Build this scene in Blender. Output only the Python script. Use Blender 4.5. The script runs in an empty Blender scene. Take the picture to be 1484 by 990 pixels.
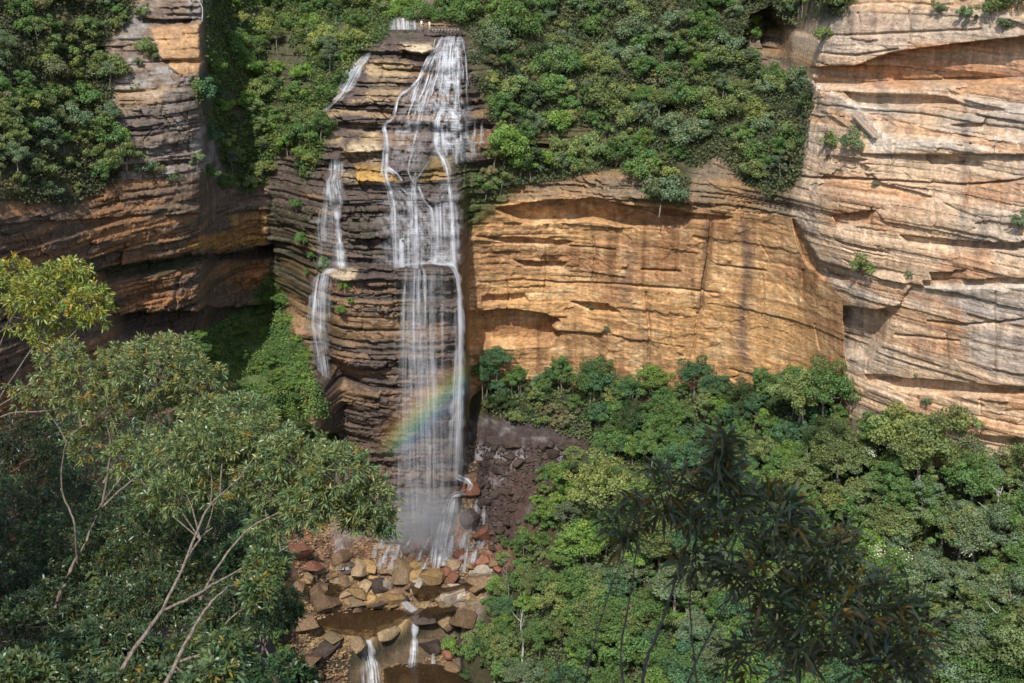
import bpy, math, random
import numpy as np
from mathutils import Vector, Matrix

R = math.radians
rng = np.random.default_rng(11)
random.seed(5)
scene = bpy.context.scene
col = scene.collection

# ------------------------------------------------------------------ camera, sky, sun, exposure
F = 1791.0; CX = 742.0; CY = 495.0; PITCH = R(18)
cp, sp = math.cos(PITCH), math.sin(PITCH)
cam_d = bpy.data.cameras.new("camera"); cam = bpy.data.objects.new("camera", cam_d); col.objects.link(cam)
cam.location = (0, 0, 0); cam.rotation_euler = (R(90) - PITCH, 0, 0)
cam_d.sensor_width = 36; cam_d.lens = 36 * F / 1484; cam_d.clip_start = 0.1; cam_d.clip_end = 6000
cam_d.dof.use_dof = True; cam_d.dof.focus_distance = 210; cam_d.dof.aperture_fstop = 6.5
scene.camera = cam

SUN_AZ, SUN_EL = R(13), R(49)          # sun behind the camera, to the left
sun_dir = Vector((-math.sin(SUN_AZ) * math.cos(SUN_EL), -math.cos(SUN_AZ) * math.cos(SUN_EL), math.sin(SUN_EL)))
w = bpy.data.worlds.new("World"); scene.world = w; w.use_nodes = True
wn = w.node_tree.nodes; wl = w.node_tree.links; wn.clear()
sky = wn.new('ShaderNodeTexSky'); sky.sky_type = 'NISHITA'; sky.sun_disc = False
sky.sun_elevation = SUN_EL; sky.sun_rotation = math.atan2(sun_dir.x, sun_dir.y)
sky.air_density = 1.0; sky.dust_density = 1.6; sky.ozone_density = 1.0
bg = wn.new('ShaderNodeBackground'); bg.inputs[1].default_value = 0.15
wo = wn.new('ShaderNodeOutputWorld'); wl.new(sky.outputs[0], bg.inputs[0]); wl.new(bg.outputs[0], wo.inputs[0])
sd = bpy.data.lights.new("sun", 'SUN'); sd.energy = 4.1; sd.angle = R(0.53); sd.color = (1.0, 0.95, 0.87)
so = bpy.data.objects.new("sun", sd); col.objects.link(so); so.location = (-60, -80, 90)
so.rotation_euler = sun_dir.to_track_quat('Z', 'Y').to_euler()
scene.view_settings.view_transform = 'Standard'; scene.view_settings.look = 'None'
scene.view_settings.exposure = 0.22; scene.view_settings.gamma = 1.0; scene.view_settings.use_curve_mapping = False
scene.cycles.max_bounces = 6; scene.cycles.diffuse_bounces = 3; scene.cycles.glossy_bounces = 2
scene.cycles.transmission_bounces = 3; scene.cycles.transparent_max_bounces = 24
scene.cycles.volume_bounces = 0; scene.cycles.volume_step_rate = 3.0; scene.cycles.volume_max_steps = 64
scene.cycles.use_denoising = True

# ------------------------------------------------------------------ helpers
def at(px, py, Y):
    """world point(s) on the line of sight through photo point px,py at distance Y along the ground axis"""
    xc = (np.asarray(px, float) - CX) / F; yc = -(np.asarray(py, float) - CY) / F
    dy = cp + yc * sp; dz = -sp + yc * cp
    return np.stack([xc / dy * Y, np.broadcast_to(Y, (xc / dy * Y).shape) * 1.0, dz / dy * Y], -1)

def proj(P):
    P = np.asarray(P, float)
    f = P[..., 1] * cp - P[..., 2] * sp; u = P[..., 1] * sp + P[..., 2] * cp
    return CX + F * P[..., 0] / f, CY - F * u / f

def _h(ix, iy, iz, seed):
    a = (ix.astype(np.int64) * 374761393 + iy.astype(np.int64) * 668265263 + iz.astype(np.int64) * 2147483647 + seed * 974634777) & 0xffffffff
    a = ((a ^ (a >> 13)) * 1274126177) & 0xffffffff
    a = ((a ^ (a >> 16)) * 2246822519) & 0xffffffff
    return ((a ^ (a >> 15)) & 0xffffff) / float(0xffffff)

def vn(x, y, z, seed=0):
    x, y, z = np.broadcast_arrays(np.asarray(x, float), np.asarray(y, float), np.asarray(z, float))
    ix, iy, iz = np.floor(x), np.floor(y), np.floor(z)
    fx, fy, fz = x - ix, y - iy, z - iz
    fx = fx * fx * (3 - 2 * fx); fy = fy * fy * (3 - 2 * fy); fz = fz * fz * (3 - 2 * fz)
    r = 0
    for a in (0, 1):
        for b in (0, 1):
            for c in (0, 1):
                wgt = (fx if a else 1 - fx) * (fy if b else 1 - fy) * (fz if c else 1 - fz)
                r = r + wgt * _h(ix + a, iy + b, iz + c, seed)
    return r * 2 - 1

def fbm(x, y, z, seed=0, o=4):
    r = 0; a = 1.0; t = 0
    for i in range(o):
        r = r + a * vn(x * 2 ** i, y * 2 ** i, z * 2 ** i, seed + i * 7); t += a; a *= .5
    return r / t

def hash1(k, seed=0):
    k = np.asarray(k); z = np.zeros_like(k)
    return _h(k, z, z, seed)

def sstep(a, b, x):
    t = np.clip((x - a) / (b - a), 0, 1); return t * t * (3 - 2 * t)

def pchip(xs, ys, x):
    xs = np.asarray(xs, float); ys = np.asarray(ys, float)
    h = np.diff(xs); d = np.diff(ys, axis=0) / h[:, None]
    m = np.zeros_like(ys); m[0] = d[0]; m[-1] = d[-1]
    s = d[:-1] * d[1:]
    w1 = (2 * h[1:] + h[:-1])[:, None]; w2 = (h[1:] + 2 * h[:-1])[:, None]
    with np.errstate(divide='ignore', invalid='ignore'):
        hm = (w1 + w2) / (w1 / d[:-1] + w2 / d[1:])
    m[1:-1] = np.where(s > 0, hm, 0)
    x = np.clip(x, xs[0], xs[-1]); i = np.clip(np.searchsorted(xs, x, 'right') - 1, 0, len(xs) - 2)
    t = ((x - xs[i]) / h[i])[:, None]; hh = h[i][:, None]
    return ((1 + 2 * t) * (1 - t) ** 2) * ys[i] + t * (1 - t) ** 2 * hh * m[i] + t * t * (3 - 2 * t) * ys[i + 1] + t * t * (t - 1) * hh * m[i + 1]

def pdist(poly, px, py):
    """signed distance (inside positive) to a polygon"""
    P = np.asarray(poly, float); n = len(P)
    d = np.full(px.shape, 1e9); ins = np.zeros(px.shape, bool)
    for i in range(n):
        a = P[i]; b = P[(i + 1) % n]; e = b - a
        t = np.clip(((px - a[0]) * e[0] + (py - a[1]) * e[1]) / (e @ e + 1e-9), 0, 1)
        d = np.minimum(d, np.hypot(px - a[0] - t * e[0], py - a[1] - t * e[1]))
        if a[1] != b[1]:
            c = ((a[1] > py) != (b[1] > py)) & (px < (b[0] - a[0]) * (py - a[1]) / (b[1] - a[1]) + a[0])
            ins ^= c
    return np.where(ins, d, -d)

def pmask(poly, px, py, f=4.0):
    P = np.asarray(poly, float); r = np.zeros(px.shape)
    sel = (px > P[:, 0].min() - f) & (px < P[:, 0].max() + f) & (py > P[:, 1].min() - f) & (py < P[:, 1].max() + f)
    if sel.any():
        r[sel] = sstep(-f, f, pdist(poly, px[sel], py[sel]))
    return r

def lmask(line, px, py, wid):
    P = np.asarray(line, float); r = np.zeros(px.shape); m = wid * 3
    sel = (px > P[:, 0].min() - m) & (px < P[:, 0].max() + m) & (py > P[:, 1].min() - m) & (py < P[:, 1].max() + m)
    if not sel.any(): return r
    x = px[sel]; y = py[sel]; d = np.full(x.shape, 1e9)
    for i in range(len(P) - 1):
        a = P[i]; e = P[i + 1] - a
        t = np.clip(((x - a[0]) * e[0] + (y - a[1]) * e[1]) / (e @ e + 1e-9), 0, 1)
        d = np.minimum(d, np.hypot(x - a[0] - t * e[0], y - a[1] - t * e[1]))
    r[sel] = np.exp(-(d / wid) ** 2); return r

def mesh_np(name, V, Fc, smooth=False, colors=None, uv=None, mat_idx=None):
    """V (n,3), Fc list of arrays of equal-length faces or one array"""
    me = bpy.data.meshes.new(name)
    if not isinstance(Fc, list): Fc = [Fc]
    Fc = [np.asarray(f, np.int64) for f in Fc if len(f)]
    V = np.asarray(V, np.float32)
    me.vertices.add(len(V)); me.vertices.foreach_set("co", V.ravel())
    loops = np.concatenate([f.ravel() for f in Fc]); sizes = np.concatenate([np.full(len(f), f.shape[1]) for f in Fc])
    me.loops.add(len(loops)); me.loops.foreach_set("vertex_index", loops.astype(np.int32))
    me.polygons.add(len(sizes)); starts = np.concatenate([[0], np.cumsum(sizes)[:-1]])
    me.polygons.foreach_set("loop_start", starts.astype(np.int32))
    if smooth: me.polygons.foreach_set("use_smooth", np.ones(len(sizes), bool))
    if mat_idx is not None: me.polygons.foreach_set("material_index", np.asarray(mat_idx, np.int32))
    if colors is not None:
        c = np.ones((len(V), 4), np.float32); c[:, :3] = colors
        a = me.color_attributes.new("tint", 'FLOAT_COLOR', 'POINT'); a.data.foreach_set("color", c.ravel())
    if uv is not None:
        u = me.uv_layers.new(name="UVMap"); u.data.foreach_set("uv", np.asarray(uv, np.float32)[loops].ravel())
    me.update(calc_edges=True)
    if not smooth: me.shade_flat()
    return me

def link(name, me, mat=None, parent=None):
    o = bpy.data.objects.new(name, me); col.objects.link(o)
    if mat is not None:
        for m in (mat if isinstance(mat, (list, tuple)) else [mat]): me.materials.append(m)
    if parent is not None: o.parent = parent
    return o

def empty(name, loc):
    o = bpy.data.objects.new(name, None); col.objects.link(o); o.location = loc; o.empty_display_size = .5; return o

def tag(o, label=None, cat=None, group=None, kind=None):
    if label: o['label'] = label
    if cat: o['category'] = cat
    if group: o['group'] = group
    if kind: o['kind'] = kind
    return o

class MB:
    def __init__(s): s.V = []; s.Q = []; s.T = []; s.C = []; s.n = 0
    def add(s, V, Q=None, T=None, C=None):
        V = np.asarray(V, float)
        if Q is not None and len(Q): s.Q.append(np.asarray(Q) + s.n)
        if T is not None and len(T): s.T.append(np.asarray(T) + s.n)
        s.V.append(V); s.C.append(np.ones((len(V), 3)) if C is None else np.broadcast_to(C, (len(V), 3))); s.n += len(V)
    def mesh(s, name, smooth=False):
        f = []
        if s.Q: f.append(np.concatenate(s.Q))
        if s.T: f.append(np.concatenate(s.T))
        return mesh_np(name, np.concatenate(s.V), f, smooth, np.concatenate(s.C))
    def tube(s, pts, rad, n=5, C=None):
        P = np.asarray(pts, float); r = np.broadcast_to(rad, (len(P),)); k = len(P)
        tng = np.gradient(P, axis=0); tng /= np.linalg.norm(tng, axis=1)[:, None] + 1e-9
        up = np.where(np.abs(tng[:, 2:3]) < .9, np.array([[0, 0, 1.]]), np.array([[1., 0, 0]]))
        a = np.cross(tng, up); a /= np.linalg.norm(a, axis=1)[:, None] + 1e-9; b = np.cross(tng, a)
        th = np.arange(n) * 2 * np.pi / n
        V = P[:, None] + r[:, None, None] * (np.cos(th)[None, :, None] * a[:, None] + np.sin(th)[None, :, None] * b[:, None])
        i = np.arange(k - 1)[:, None] * n; j = np.arange(n)[None]; j2 = (j + 1) % n
        Q = np.stack([i + j, i + j2, i + n + j2, i + n + j], -1).reshape(-1, 4)
        s.add(V.reshape(-1, 3), Q, C=C)
    def box(s, c, size, rot=None, C=None):
        x, y, z = [v / 2 for v in size]
        V = np.array([[-x, -y, -z], [x, -y, -z], [x, y, -z], [-x, y, -z], [-x, -y, z], [x, -y, z], [x, y, z], [-x, y, z]])
        if rot is not None: V = V @ np.asarray(rot).T
        s.add(V + np.asarray(c), [[3, 2, 1, 0], [4, 5, 6, 7], [0, 1, 5, 4], [1, 2, 6, 5], [2, 3, 7, 6], [3, 0, 4, 7]], C=C)

def smooth_path(pts, n=12):
    P = np.asarray(pts, float); t = np.linspace(0, 1, len(P))
    return pchip(t, P, np.linspace(0, 1, n))

# ------------------------------------------------------------------ materials
def newmat(name):
    m = bpy.data.materials.new(name); m.use_nodes = True; m.node_tree.nodes.clear()
    return m, m.node_tree.nodes, m.node_tree.links

def node(N, t, **kw):
    n = N.new(t)
    for k, v in kw.items(): setattr(n, k, v)
    return n

def rock_mat(name, rough=.85, bump=.5, scale=1.0, attr=True, base=(.3, .25, .2), spec=.25, strat=1.0):
    m, N, L = newmat(name)
    out = N.new('ShaderNodeOutputMaterial'); b = N.new('ShaderNodeBsdfPrincipled'); L.new(b.outputs[0], out.inputs[0])
    b.inputs['Roughness'].default_value = rough; b.inputs['Specular IOR Level'].default_value = spec
    geo = N.new('ShaderNodeNewGeometry'); mp = N.new('ShaderNodeMapping'); mp.inputs['Scale'].default_value = (.8 * scale, .8 * scale, 1.9 * scale * strat)
    L.new(geo.outputs['Position'], mp.inputs['Vector'])
    n1 = N.new('ShaderNodeTexNoise'); n1.inputs['Scale'].default_value = 1.2; n1.inputs['Detail'].default_value = 8; n1.inputs['Roughness'].default_value = .68
    L.new(mp.outputs[0], n1.inputs['Vector'])
    n2 = N.new('ShaderNodeTexNoise'); n2.inputs['Scale'].default_value = 1.7 * scale; n2.inputs['Detail'].default_value = 6; n2.inputs['Roughness'].default_value = .7
    L.new(geo.outputs['Position'], n2.inputs['Vector'])
    mr = N.new('ShaderNodeMapRange'); mr.inputs[1].default_value = .3; mr.inputs[2].default_value = .7; mr.inputs[3].default_value = .72; mr.inputs[4].default_value = 1.28
    L.new(n1.outputs[0], mr.inputs[0])
    mr2 = N.new('ShaderNodeMapRange'); mr2.inputs[1].default_value = .3; mr2.inputs[2].default_value = .7; mr2.inputs[3].default_value = .75; mr2.inputs[4].default_value = 1.2
    L.new(n2.outputs[0], mr2.inputs[0])
    mp3 = N.new('ShaderNodeMapping'); mp3.inputs['Scale'].default_value = (.9 * scale, .9 * scale, .06 * scale); L.new(geo.outputs['Position'], mp3.inputs['Vector'])
    n3 = N.new('ShaderNodeTexNoise'); n3.inputs['Scale'].default_value = 1.0; n3.inputs['Detail'].default_value = 6; n3.inputs['Roughness'].default_value = .65; L.new(mp3.outputs[0], n3.inputs['Vector'])
    mr3 = N.new('ShaderNodeMapRange'); mr3.inputs[1].default_value = .35; mr3.inputs[2].default_value = .62; mr3.inputs[3].default_value = .72; mr3.inputs[4].default_value = 1.1; L.new(n3.outputs[0], mr3.inputs[0])
    mu0 = node(N, 'ShaderNodeMath', operation='MULTIPLY'); L.new(mr2.outputs[0], mu0.inputs[0]); L.new(mr3.outputs[0], mu0.inputs[1])
    mul = node(N, 'ShaderNodeMath', operation='MULTIPLY'); L.new(mr.outputs[0], mul.inputs[0]); L.new(mu0.outputs[0], mul.inputs[1])
    vm = node(N, 'ShaderNodeVectorMath', operation='SCALE')
    if attr:
        a = N.new('ShaderNodeVertexColor'); a.layer_name = 'tint'; L.new(a.outputs[0], vm.inputs[0])
    else:
        vm.inputs[0].default_value = base
    L.new(mul.outputs[0], vm.inputs['Scale']); L.new(vm.outputs[0], b.inputs['Base Color'])
    ad = node(N, 'ShaderNodeMath', operation='ADD'); L.new(n1.outputs[0], ad.inputs[0]); L.new(n2.outputs[0], ad.inputs[1])
    bp = N.new('ShaderNodeBump'); bp.inputs['Strength'].default_value = bump; bp.inputs['Distance'].default_value = .6 / scale
    L.new(ad.outputs[0], bp.inputs['Height']); L.new(bp.outputs[0], b.inputs['Normal'])
    return m

def leaf_mat(name, base=None, trans=.3, rough=.5, spec=.3):
    """leaf colour = object colour (or base) x per-leaf tint"""
    m, N, L = newmat(name)
    out = N.new('ShaderNodeOutputMaterial'); b = N.new('ShaderNodeBsdfPrincipled')
    b.inputs['Roughness'].default_value = rough; b.inputs['Specular IOR Level'].default_value = spec
    a = N.new('ShaderNodeVertexColor'); a.layer_name = 'tint'
    mul = node(N, 'ShaderNodeVectorMath', operation='MULTIPLY'); L.new(a.outputs[0], mul.inputs[0])
    if base is None:
        oi = N.new('ShaderNodeObjectInfo'); L.new(oi.outputs['Color'], mul.inputs[1])
    else: mul.inputs[1].default_value = base
    L.new(mul.outputs[0], b.inputs['Base Color'])
    tr = N.new('ShaderNodeBsdfTranslucent')
    sc = node(N, 'ShaderNodeVectorMath', operation='MULTIPLY'); sc.inputs[1].default_value = (1.1, 1.25, .5); L.new(mul.outputs[0], sc.inputs[0]); L.new(sc.outputs[0], tr.inputs[0])
    mx = N.new('ShaderNodeMixShader'); mx.inputs[0].default_value = trans
    L.new(b.outputs[0], mx.inputs[1]); L.new(tr.outputs[0], mx.inputs[2]); L.new(mx.outputs[0], out.inputs[0])
    return m

def bark_mat(name, c1, c2, sc=3.0):
    m, N, L = newmat(name)
    out = N.new('ShaderNodeOutputMaterial'); b = N.new('ShaderNodeBsdfPrincipled'); L.new(b.outputs[0], out.inputs[0]); b.inputs['Roughness'].default_value = .8
    tc = N.new('ShaderNodeTexCoord'); mp = N.new('ShaderNodeMapping'); mp.inputs['Scale'].default_value = (sc, sc, sc * .3); L.new(tc.outputs['Object'], mp.inputs[0])
    n = N.new('ShaderNodeTexNoise'); n.inputs['Scale'].default_value = 2; n.inputs['Detail'].default_value = 5; L.new(mp.outputs[0], n.inputs['Vector'])
    r = N.new('ShaderNodeValToRGB'); r.color_ramp.elements[0].position = .35; r.color_ramp.elements[0].color = (*c1, 1); r.color_ramp.elements[1].position = .65; r.color_ramp.elements[1].color = (*c2, 1)
    L.new(n.outputs[0], r.inputs[0]); L.new(r.outputs[0], b.inputs['Base Color'])
    bp = N.new('ShaderNodeBump'); bp.inputs['Strength'].default_value = .4; bp.inputs['Distance'].default_value = .02; L.new(n.outputs[0], bp.inputs['Height']); L.new(bp.outputs[0], b.inputs['Normal'])
    return m

def plain(name, c, rough=.7, var=.15):
    return bark_mat(name, tuple(v * (1 - var) for v in c), tuple(min(1, v * (1 + var)) for v in c))

def water_mat(name, k=2.0, lo=.42, hi=.72, amax=.9, vs=.06, col_=(.78, .81, .86), amin=.0):
    """streaky falling water: UV.x metres across, UV.y metres down, tint.r = density, tint.g = edge fade"""
    m, N, L = newmat(name)
    out = N.new('ShaderNodeOutputMaterial')
    uv = N.new('ShaderNodeUVMap'); uv.uv_map = 'UVMap'
    mp = N.new('ShaderNodeMapping'); mp.inputs['Scale'].default_value = (k, vs, 1); L.new(uv.outputs[0], mp.inputs[0])
    n = N.new('ShaderNodeTexNoise'); n.inputs['Scale'].default_value = 1; n.inputs['Detail'].default_value = 5; n.inputs['Roughness'].default_value = .62; n.inputs['Distortion'].default_value = .25
    L.new(mp.outputs[0], n.inputs['Vector'])
    mp2 = N.new('ShaderNodeMapping'); mp2.inputs['Scale'].default_value = (k * .3, vs * 6 if vs > .05 else .1, 1); L.new(uv.outputs[0], mp2.inputs[0])
    n2 = N.new('ShaderNodeTexNoise'); n2.inputs['Scale'].default_value = 1; n2.inputs['Detail'].default_value = 3; L.new(mp2.outputs[0], n2.inputs['Vector'])
    mr = N.new('ShaderNodeMapRange'); mr.inputs[1].default_value = lo; mr.inputs[2].default_value = hi; mr.inputs[3].default_value = amin; mr.inputs[4].default_value = amax; L.new(n.outputs[0], mr.inputs[0])
    mr2 = N.new('ShaderNodeMapRange'); mr2.inputs[1].default_value = .3; mr2.inputs[2].default_value = .62; mr2.inputs[3].default_value = .2; mr2.inputs[4].default_value = 1.0; L.new(n2.outputs[0], mr2.inputs[0])
    a = N.new('ShaderNodeVertexColor'); a.layer_name = 'tint'; sx = N.new('ShaderNodeSeparateColor'); L.new(a.outputs[0], sx.inputs[0])
    m1 = node(N, 'ShaderNodeMath', operation='MULTIPLY'); L.new(mr.outputs[0], m1.inputs[0]); L.new(mr2.outputs[0], m1.inputs[1])
    m2 = node(N, 'ShaderNodeMath', operation='MULTIPLY'); L.new(m1.outputs[0], m2.inputs[0]); L.new(sx.outputs[0], m2.inputs[1])
    m3 = node(N, 'ShaderNodeMath', operation='MULTIPLY', use_clamp=True); L.new(m2.outputs[0], m3.inputs[0]); L.new(sx.outputs[1], m3.inputs[1])
    d = N.new('ShaderNodeBsdfDiffuse'); d.inputs[0].default_value = (*col_, 1)
    tl = N.new('ShaderNodeBsdfTranslucent'); tl.inputs[0].default_value = (*col_, 1)
    ms = N.new('ShaderNodeMixShader'); ms.inputs[0].default_value = .35; L.new(d.outputs[0], ms.inputs[1]); L.new(tl.outputs[0], ms.inputs[2])
    tp = N.new('ShaderNodeBsdfTransparent'); mx = N.new('ShaderNodeMixShader')
    L.new(m3.outputs[0], mx.inputs[0]); L.new(tp.outputs[0], mx.inputs[1]); L.new(ms.outputs[0], mx.inputs[2]); L.new(mx.outputs[0], out.inputs[0])
    return m

M = {}
M['rock'] = rock_mat('sandstone', bump=.55)
M['wetrock'] = rock_mat('wet_sandstone', rough=.42, spec=.4, bump=.6)
M['soil'] = rock_mat('forest_soil', rough=.95, bump=.6, strat=.3)
M['bank'] = rock_mat('leaf_litter', attr=False, base=(.060, .043, .030), rough=.95, scale=5, strat=.3)
M['leaf'] = leaf_mat('far_foliage', trans=.38, rough=.6)
M['trunk'] = bark_mat('pale_bark', (.10, .085, .07), (.30, .27, .23), 2)
M['deadwood'] = bark_mat('bleached_wood', (.32, .30, .28), (.55, .53, .50), 4)
M['flower'] = leaf_mat('cream_blossom', base=(.75, .75, .55), trans=.2)

# ------------------------------------------------------------------ the cliff sheet
RY = [-160, -80, 0, 50, 100, 150, 200, 250, 290, 330, 400, 500, 600, 700, 860]
TC = {
 -160: [232,198,190,186,181,176,171,167,164,163,163,163,163,163,163],
 0:    [250,214,204,199,194,190,186,182,178,176,177,178,178,178,178],
 150:  [262,230,221,217,213,210,206,203,200,198,200,201,201,201,201],
 212:  [262,234,224,220,214,211,209,208,206,206,208,209,209,209,209],
 288:  [262,238,225,221,217,216,215,214,214,215,217,218,218,218,218],
 312:  [300,256,244,240,236,233,231,229,226,226,230,232,232,232,232],
 388:  [310,276,264,258,252,247,242,240,238,239,244,246,246,246,246],
 410:  [310,274,262,256,250,245,241,238,236,237,240,242,244,246,246],
 440:  [310,272,260,254,247,242,237,233,231,231,232,234,237,240,240],
 480:  [310,274,262,250,243,238,233,230,227,226,225,226,228,230,230],
 560:  [310,282,268,248,241,236,231,227,225,224,222,222,223,225,225],
 600:  [312,284,270,247,240,235,231,228,226,225,222,222,223,225,225],
 662:  [312,282,268,250,239,235,231,229,227,226,223,223,224,226,226],
 682:  [312,278,264,254,243,239,235,233,233,235,237,239,240,241,241],
 800:  [306,272,261,256,250,245,241,238,235,237,239,240,241,241,241],
 900:  [300,268,257,253,247,242,238,234,231,233,234,236,237,237,237],
 1030: [294,260,249,244,240,236,231,227,224,225,226,228,229,229,229],
 1150: [284,250,241,236,229,223,218,215,213,214,215,217,218,219,219],
 1190: [252,224,219,216,213,212,210,208,206,206,207,210,212,212,212],
 1230: [244,214,210,208,206,205,203,201,200,200,201,202,203,204,204],
 1300: [240,208,203,201,200,199,197,196,194,193,193,193,194,195,196],
 1484: [226,192,188,186,185,184,182,181,180,179,178,178,178,179,180],
 1660: [216,182,178,176,175,174,173,172,171,170,169,168,168,168,168]}
CXS = sorted(TC)
STEP = 1.28
gx = np.arange(-160, 1660, STEP); gy = np.arange(-160, 800, STEP)
T = np.array([TC[c] for c in CXS], float)            # (ncol, nrow)
A = pchip(RY, T.T, gy)                               # (ny, ncol)
B = pchip(CXS, A.T, gx).T                            # (ny, nx)
NY, NX = B.shape
PX, PY = np.meshgrid(gx, gy)
P0 = at(PX, PY, B)
X, Yb, Z = P0[..., 0], P0[..., 1], P0[..., 2]
# wavy versions of the photo-plan coordinates keep the outlines of beds irregular
wx = PX + 7 * fbm(X * .12, Yb * .12, Z * .12, 3, 3); wy = PY + 4.5 * fbm(X * .15, Yb * .1, Z * .25, 4, 3)
fwy = PY + 1.6 * fbm(X * .2, Yb * .1, Z * .2, 41, 3)

wx2 = PX + 26 * fbm(X * .07, Yb * .07, Z * .10, 43, 4); wy2 = PY + 16 * fbm(X * .07, Yb * .07, Z * .12, 44, 4)
FALL = [(392,240),(470,225),(478,120),(520,60),(560,40),(670,40),(690,120),(720,200),(700,300),(676,330),(676,760),(560,770),(480,650),(450,560),(395,430),(388,330)]
ORANGE = [(680,300),(820,285),(1000,300),(1150,315),(1180,380),(1225,430),(1228,640),(660,640),(676,480)]
PALE = [(1150,0),(1500,-60),(1700,-60),(1700,760),(1228,760),(1226,440),(1185,380),(1150,310),(1160,200),(1185,120)]
VEG_A = [(-160,-160),(215,-160),(190,30),(150,60),(165,110),(160,200),(175,262),(100,300),(0,290),(-160,300)]
VEG_B = [(296,-160),(600,-160),(585,20),(560,55),(525,75),(488,130),(470,165),(480,200),(462,235),(440,268),(420,215),(400,228),(385,270),(350,285),(322,240),(300,180),(278,120),(298,100)]
VEG_C = [(600,-160),(1230,-160),(1230,20),(1170,35),(1090,50),(1080,80),(1120,110),(1180,125),(1170,200),(1160,260),(1120,290),(1080,265),(1040,225),(1005,250),(985,300),(930,290),(930,240),(860,250),(790,265),(730,275),(700,305),(680,270),(730,240),(715,190),(690,130),(670,60),(665,25)]
FERN = [(396,385),(418,460),(440,515),(462,560),(480,610),(350,600),(300,540),(255,505),(300,480),(360,445)]
m_fall = pmask(FALL, wx, wy, 6); m_or = pmask(ORANGE, wx, fwy, 5); m_pale = pmask(PALE, wx, fwy, 7)
m_va = pmask(VEG_A, wx, wy, 8); m_vb = pmask(VEG_B, wx, wy, 8); m_vc = pmask(VEG_C, wx, wy, 8); m_fern = pmask(FERN, wx, wy, 8)
veg = np.clip(m_va + m_vb + m_vc + m_fern, 0, 1)
rockw = 1 - .55 * veg
m_left = np.clip(1 - sstep(380, 400, PX), 0, 1) * (1 - veg)
tower = pmask([(150,60),(200,10),(240,-40),(298,-40),(298,110),(320,250),(170,262)], wx, wy, 8) * (1 - .5 * m_va)

def beds(Zw, h, seed, amp, xf, crack, cw):
    """horizontal beds: every bed has its own set-back, modulated along its length and broken into blocks"""
    zz = Zw / h + .35 * np.sin(Zw / h * 1.7 + seed)
    k = np.floor(zz); f = zz - k
    s = X * .8 + Yb * .6
    o = (hash1(k, seed) - .5) * .9 + .9 * vn(s * xf + hash1(k, seed + 1) * 90, k * 3.7, 0 * k, seed + 2)
    bw = h * (1.2 + 2.2 * hash1(k, seed + 3)); cx_ = s / bw + hash1(k, seed + 4) * 10 + .25 * vn(s * .5, Zw * .5, 0 * s, seed + 6); j = np.floor(cx_); fj = cx_ - j
    o = o + (_h(j, k, 0 * k, seed + 5) - .5) * 1.0
    edge = np.minimum(f, 1 - f) * h
    ck = np.exp(-(edge / cw) ** 2) * crack * sstep(-.02, .4, vn(s * xf * 2.5, k * 5.1, 0 * k, seed + 8))
    ej = np.minimum(fj, 1 - fj) * bw
    ck = ck + np.exp(-(ej / (cw * .9)) ** 2) * crack * .5 * (_h(j, k, 0 * k, seed + 9) > .45)
    rnd = .25 * sstep(.0, .35, 1 - f) * 0 + .3 * (sstep(.0, .3, f) - 1)   # undercut feet of beds
    return o * amp + ck - rnd * amp

warp = .9 * fbm(X * .03, Yb * .03, Z * .02, 20, 3) + .30 * fbm(X * .16, Yb * .16, Z * .2, 21, 3) + .10 * fbm(X * .9, Yb * .9, Z * .9, 22, 2)
# strata of the left wall dip slightly, those of the right wall run nearly level
Zw = Z + warp
big = beds(Zw, 7.0, 100, 1.0, .035, .7, .28)
mid = beds(Zw, 2.6, 200, .75, .07, .85, .17)
fin = beds(Zw, 1.05, 300, .38, .13, .5, .10)
wb = 1.0 * rockw; 
smooth_or = m_or * pmask([(830,310),(1010,305),(1150,320),(1215,430),(1226,640),(700,640),(800,460),(860,400)], wx, fwy, 18)
smooth_pale = pmask([(1330,420),(1700,410),(1700,560),(1400,600),(1230,640),(1228,500),(1290,470)], wx, wy, 14)
smooth_top = pmask([(1185,20),(1500,30),(1500,75),(1260,75),(1185,60)], wx, wy, 8)
calm = (1 - .62 * m_or) * (1 - .45 * m_pale) * (1 - .78 * np.clip(smooth_or + .8 * smooth_pale + .8 * smooth_top + pmask([(218,36),(296,34),(296,110),(262,110),(238,88)], wx, wy, 4), 0, 1))
am1 = .12 + 1.5 * sstep(-.35, .4, fbm(X * .045, Yb * .045, Z * .09, 501, 3)); am2 = .05 + 1.6 * sstep(-.3, .35, fbm(X * .09, Yb * .09, Z * .2, 502, 3))
mid = mid * am1; fin = fin * am2
big = big * (1 - .35 * m_or); fin = fin * (1 - .6 * m_or) * (1 - .5 * m_pale); mid = mid * (1 - .3 * m_pale); mid = mid * (1 - .4 * m_or) * (1 - .2 * m_fall)
D = big * (1.0 * (1 - m_fall) + .8 * m_fall) * calm * wb + mid * calm * wb * (1 + .35 * m_fall + .25 * m_pale) + fin * (.25 + .75 * calm) * wb * (1 + .8 * m_fall + .3 * m_left)
D += 1.0 * fbm(X * .06, Yb * .06, Z * .07, 50, 3) * (1 - .5 * m_fall)
ss0 = X * .8 + Yb * .6
def plates(a, b, seed, lev):      # flaking plates with sharp edges
    q = fbm(ss0 * a, 0 * X, Z * b, seed, 4) * lev; k = np.floor(q); return (k + sstep(.72, 1.0, q - k)) / lev
def chips(wd, h, seed):           # broken blocks: every brick-like block has its own set-back
    kk = np.floor(Zw / h); jj = np.floor(ss0 / (wd * (.6 + hash1(kk, seed))) + hash1(kk, seed + 1) * 20 + .15 * vn(ss0, Z, 0 * Z, seed + 3)); return _h(jj, kk, 0 * kk, seed + 2) - .5
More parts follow.
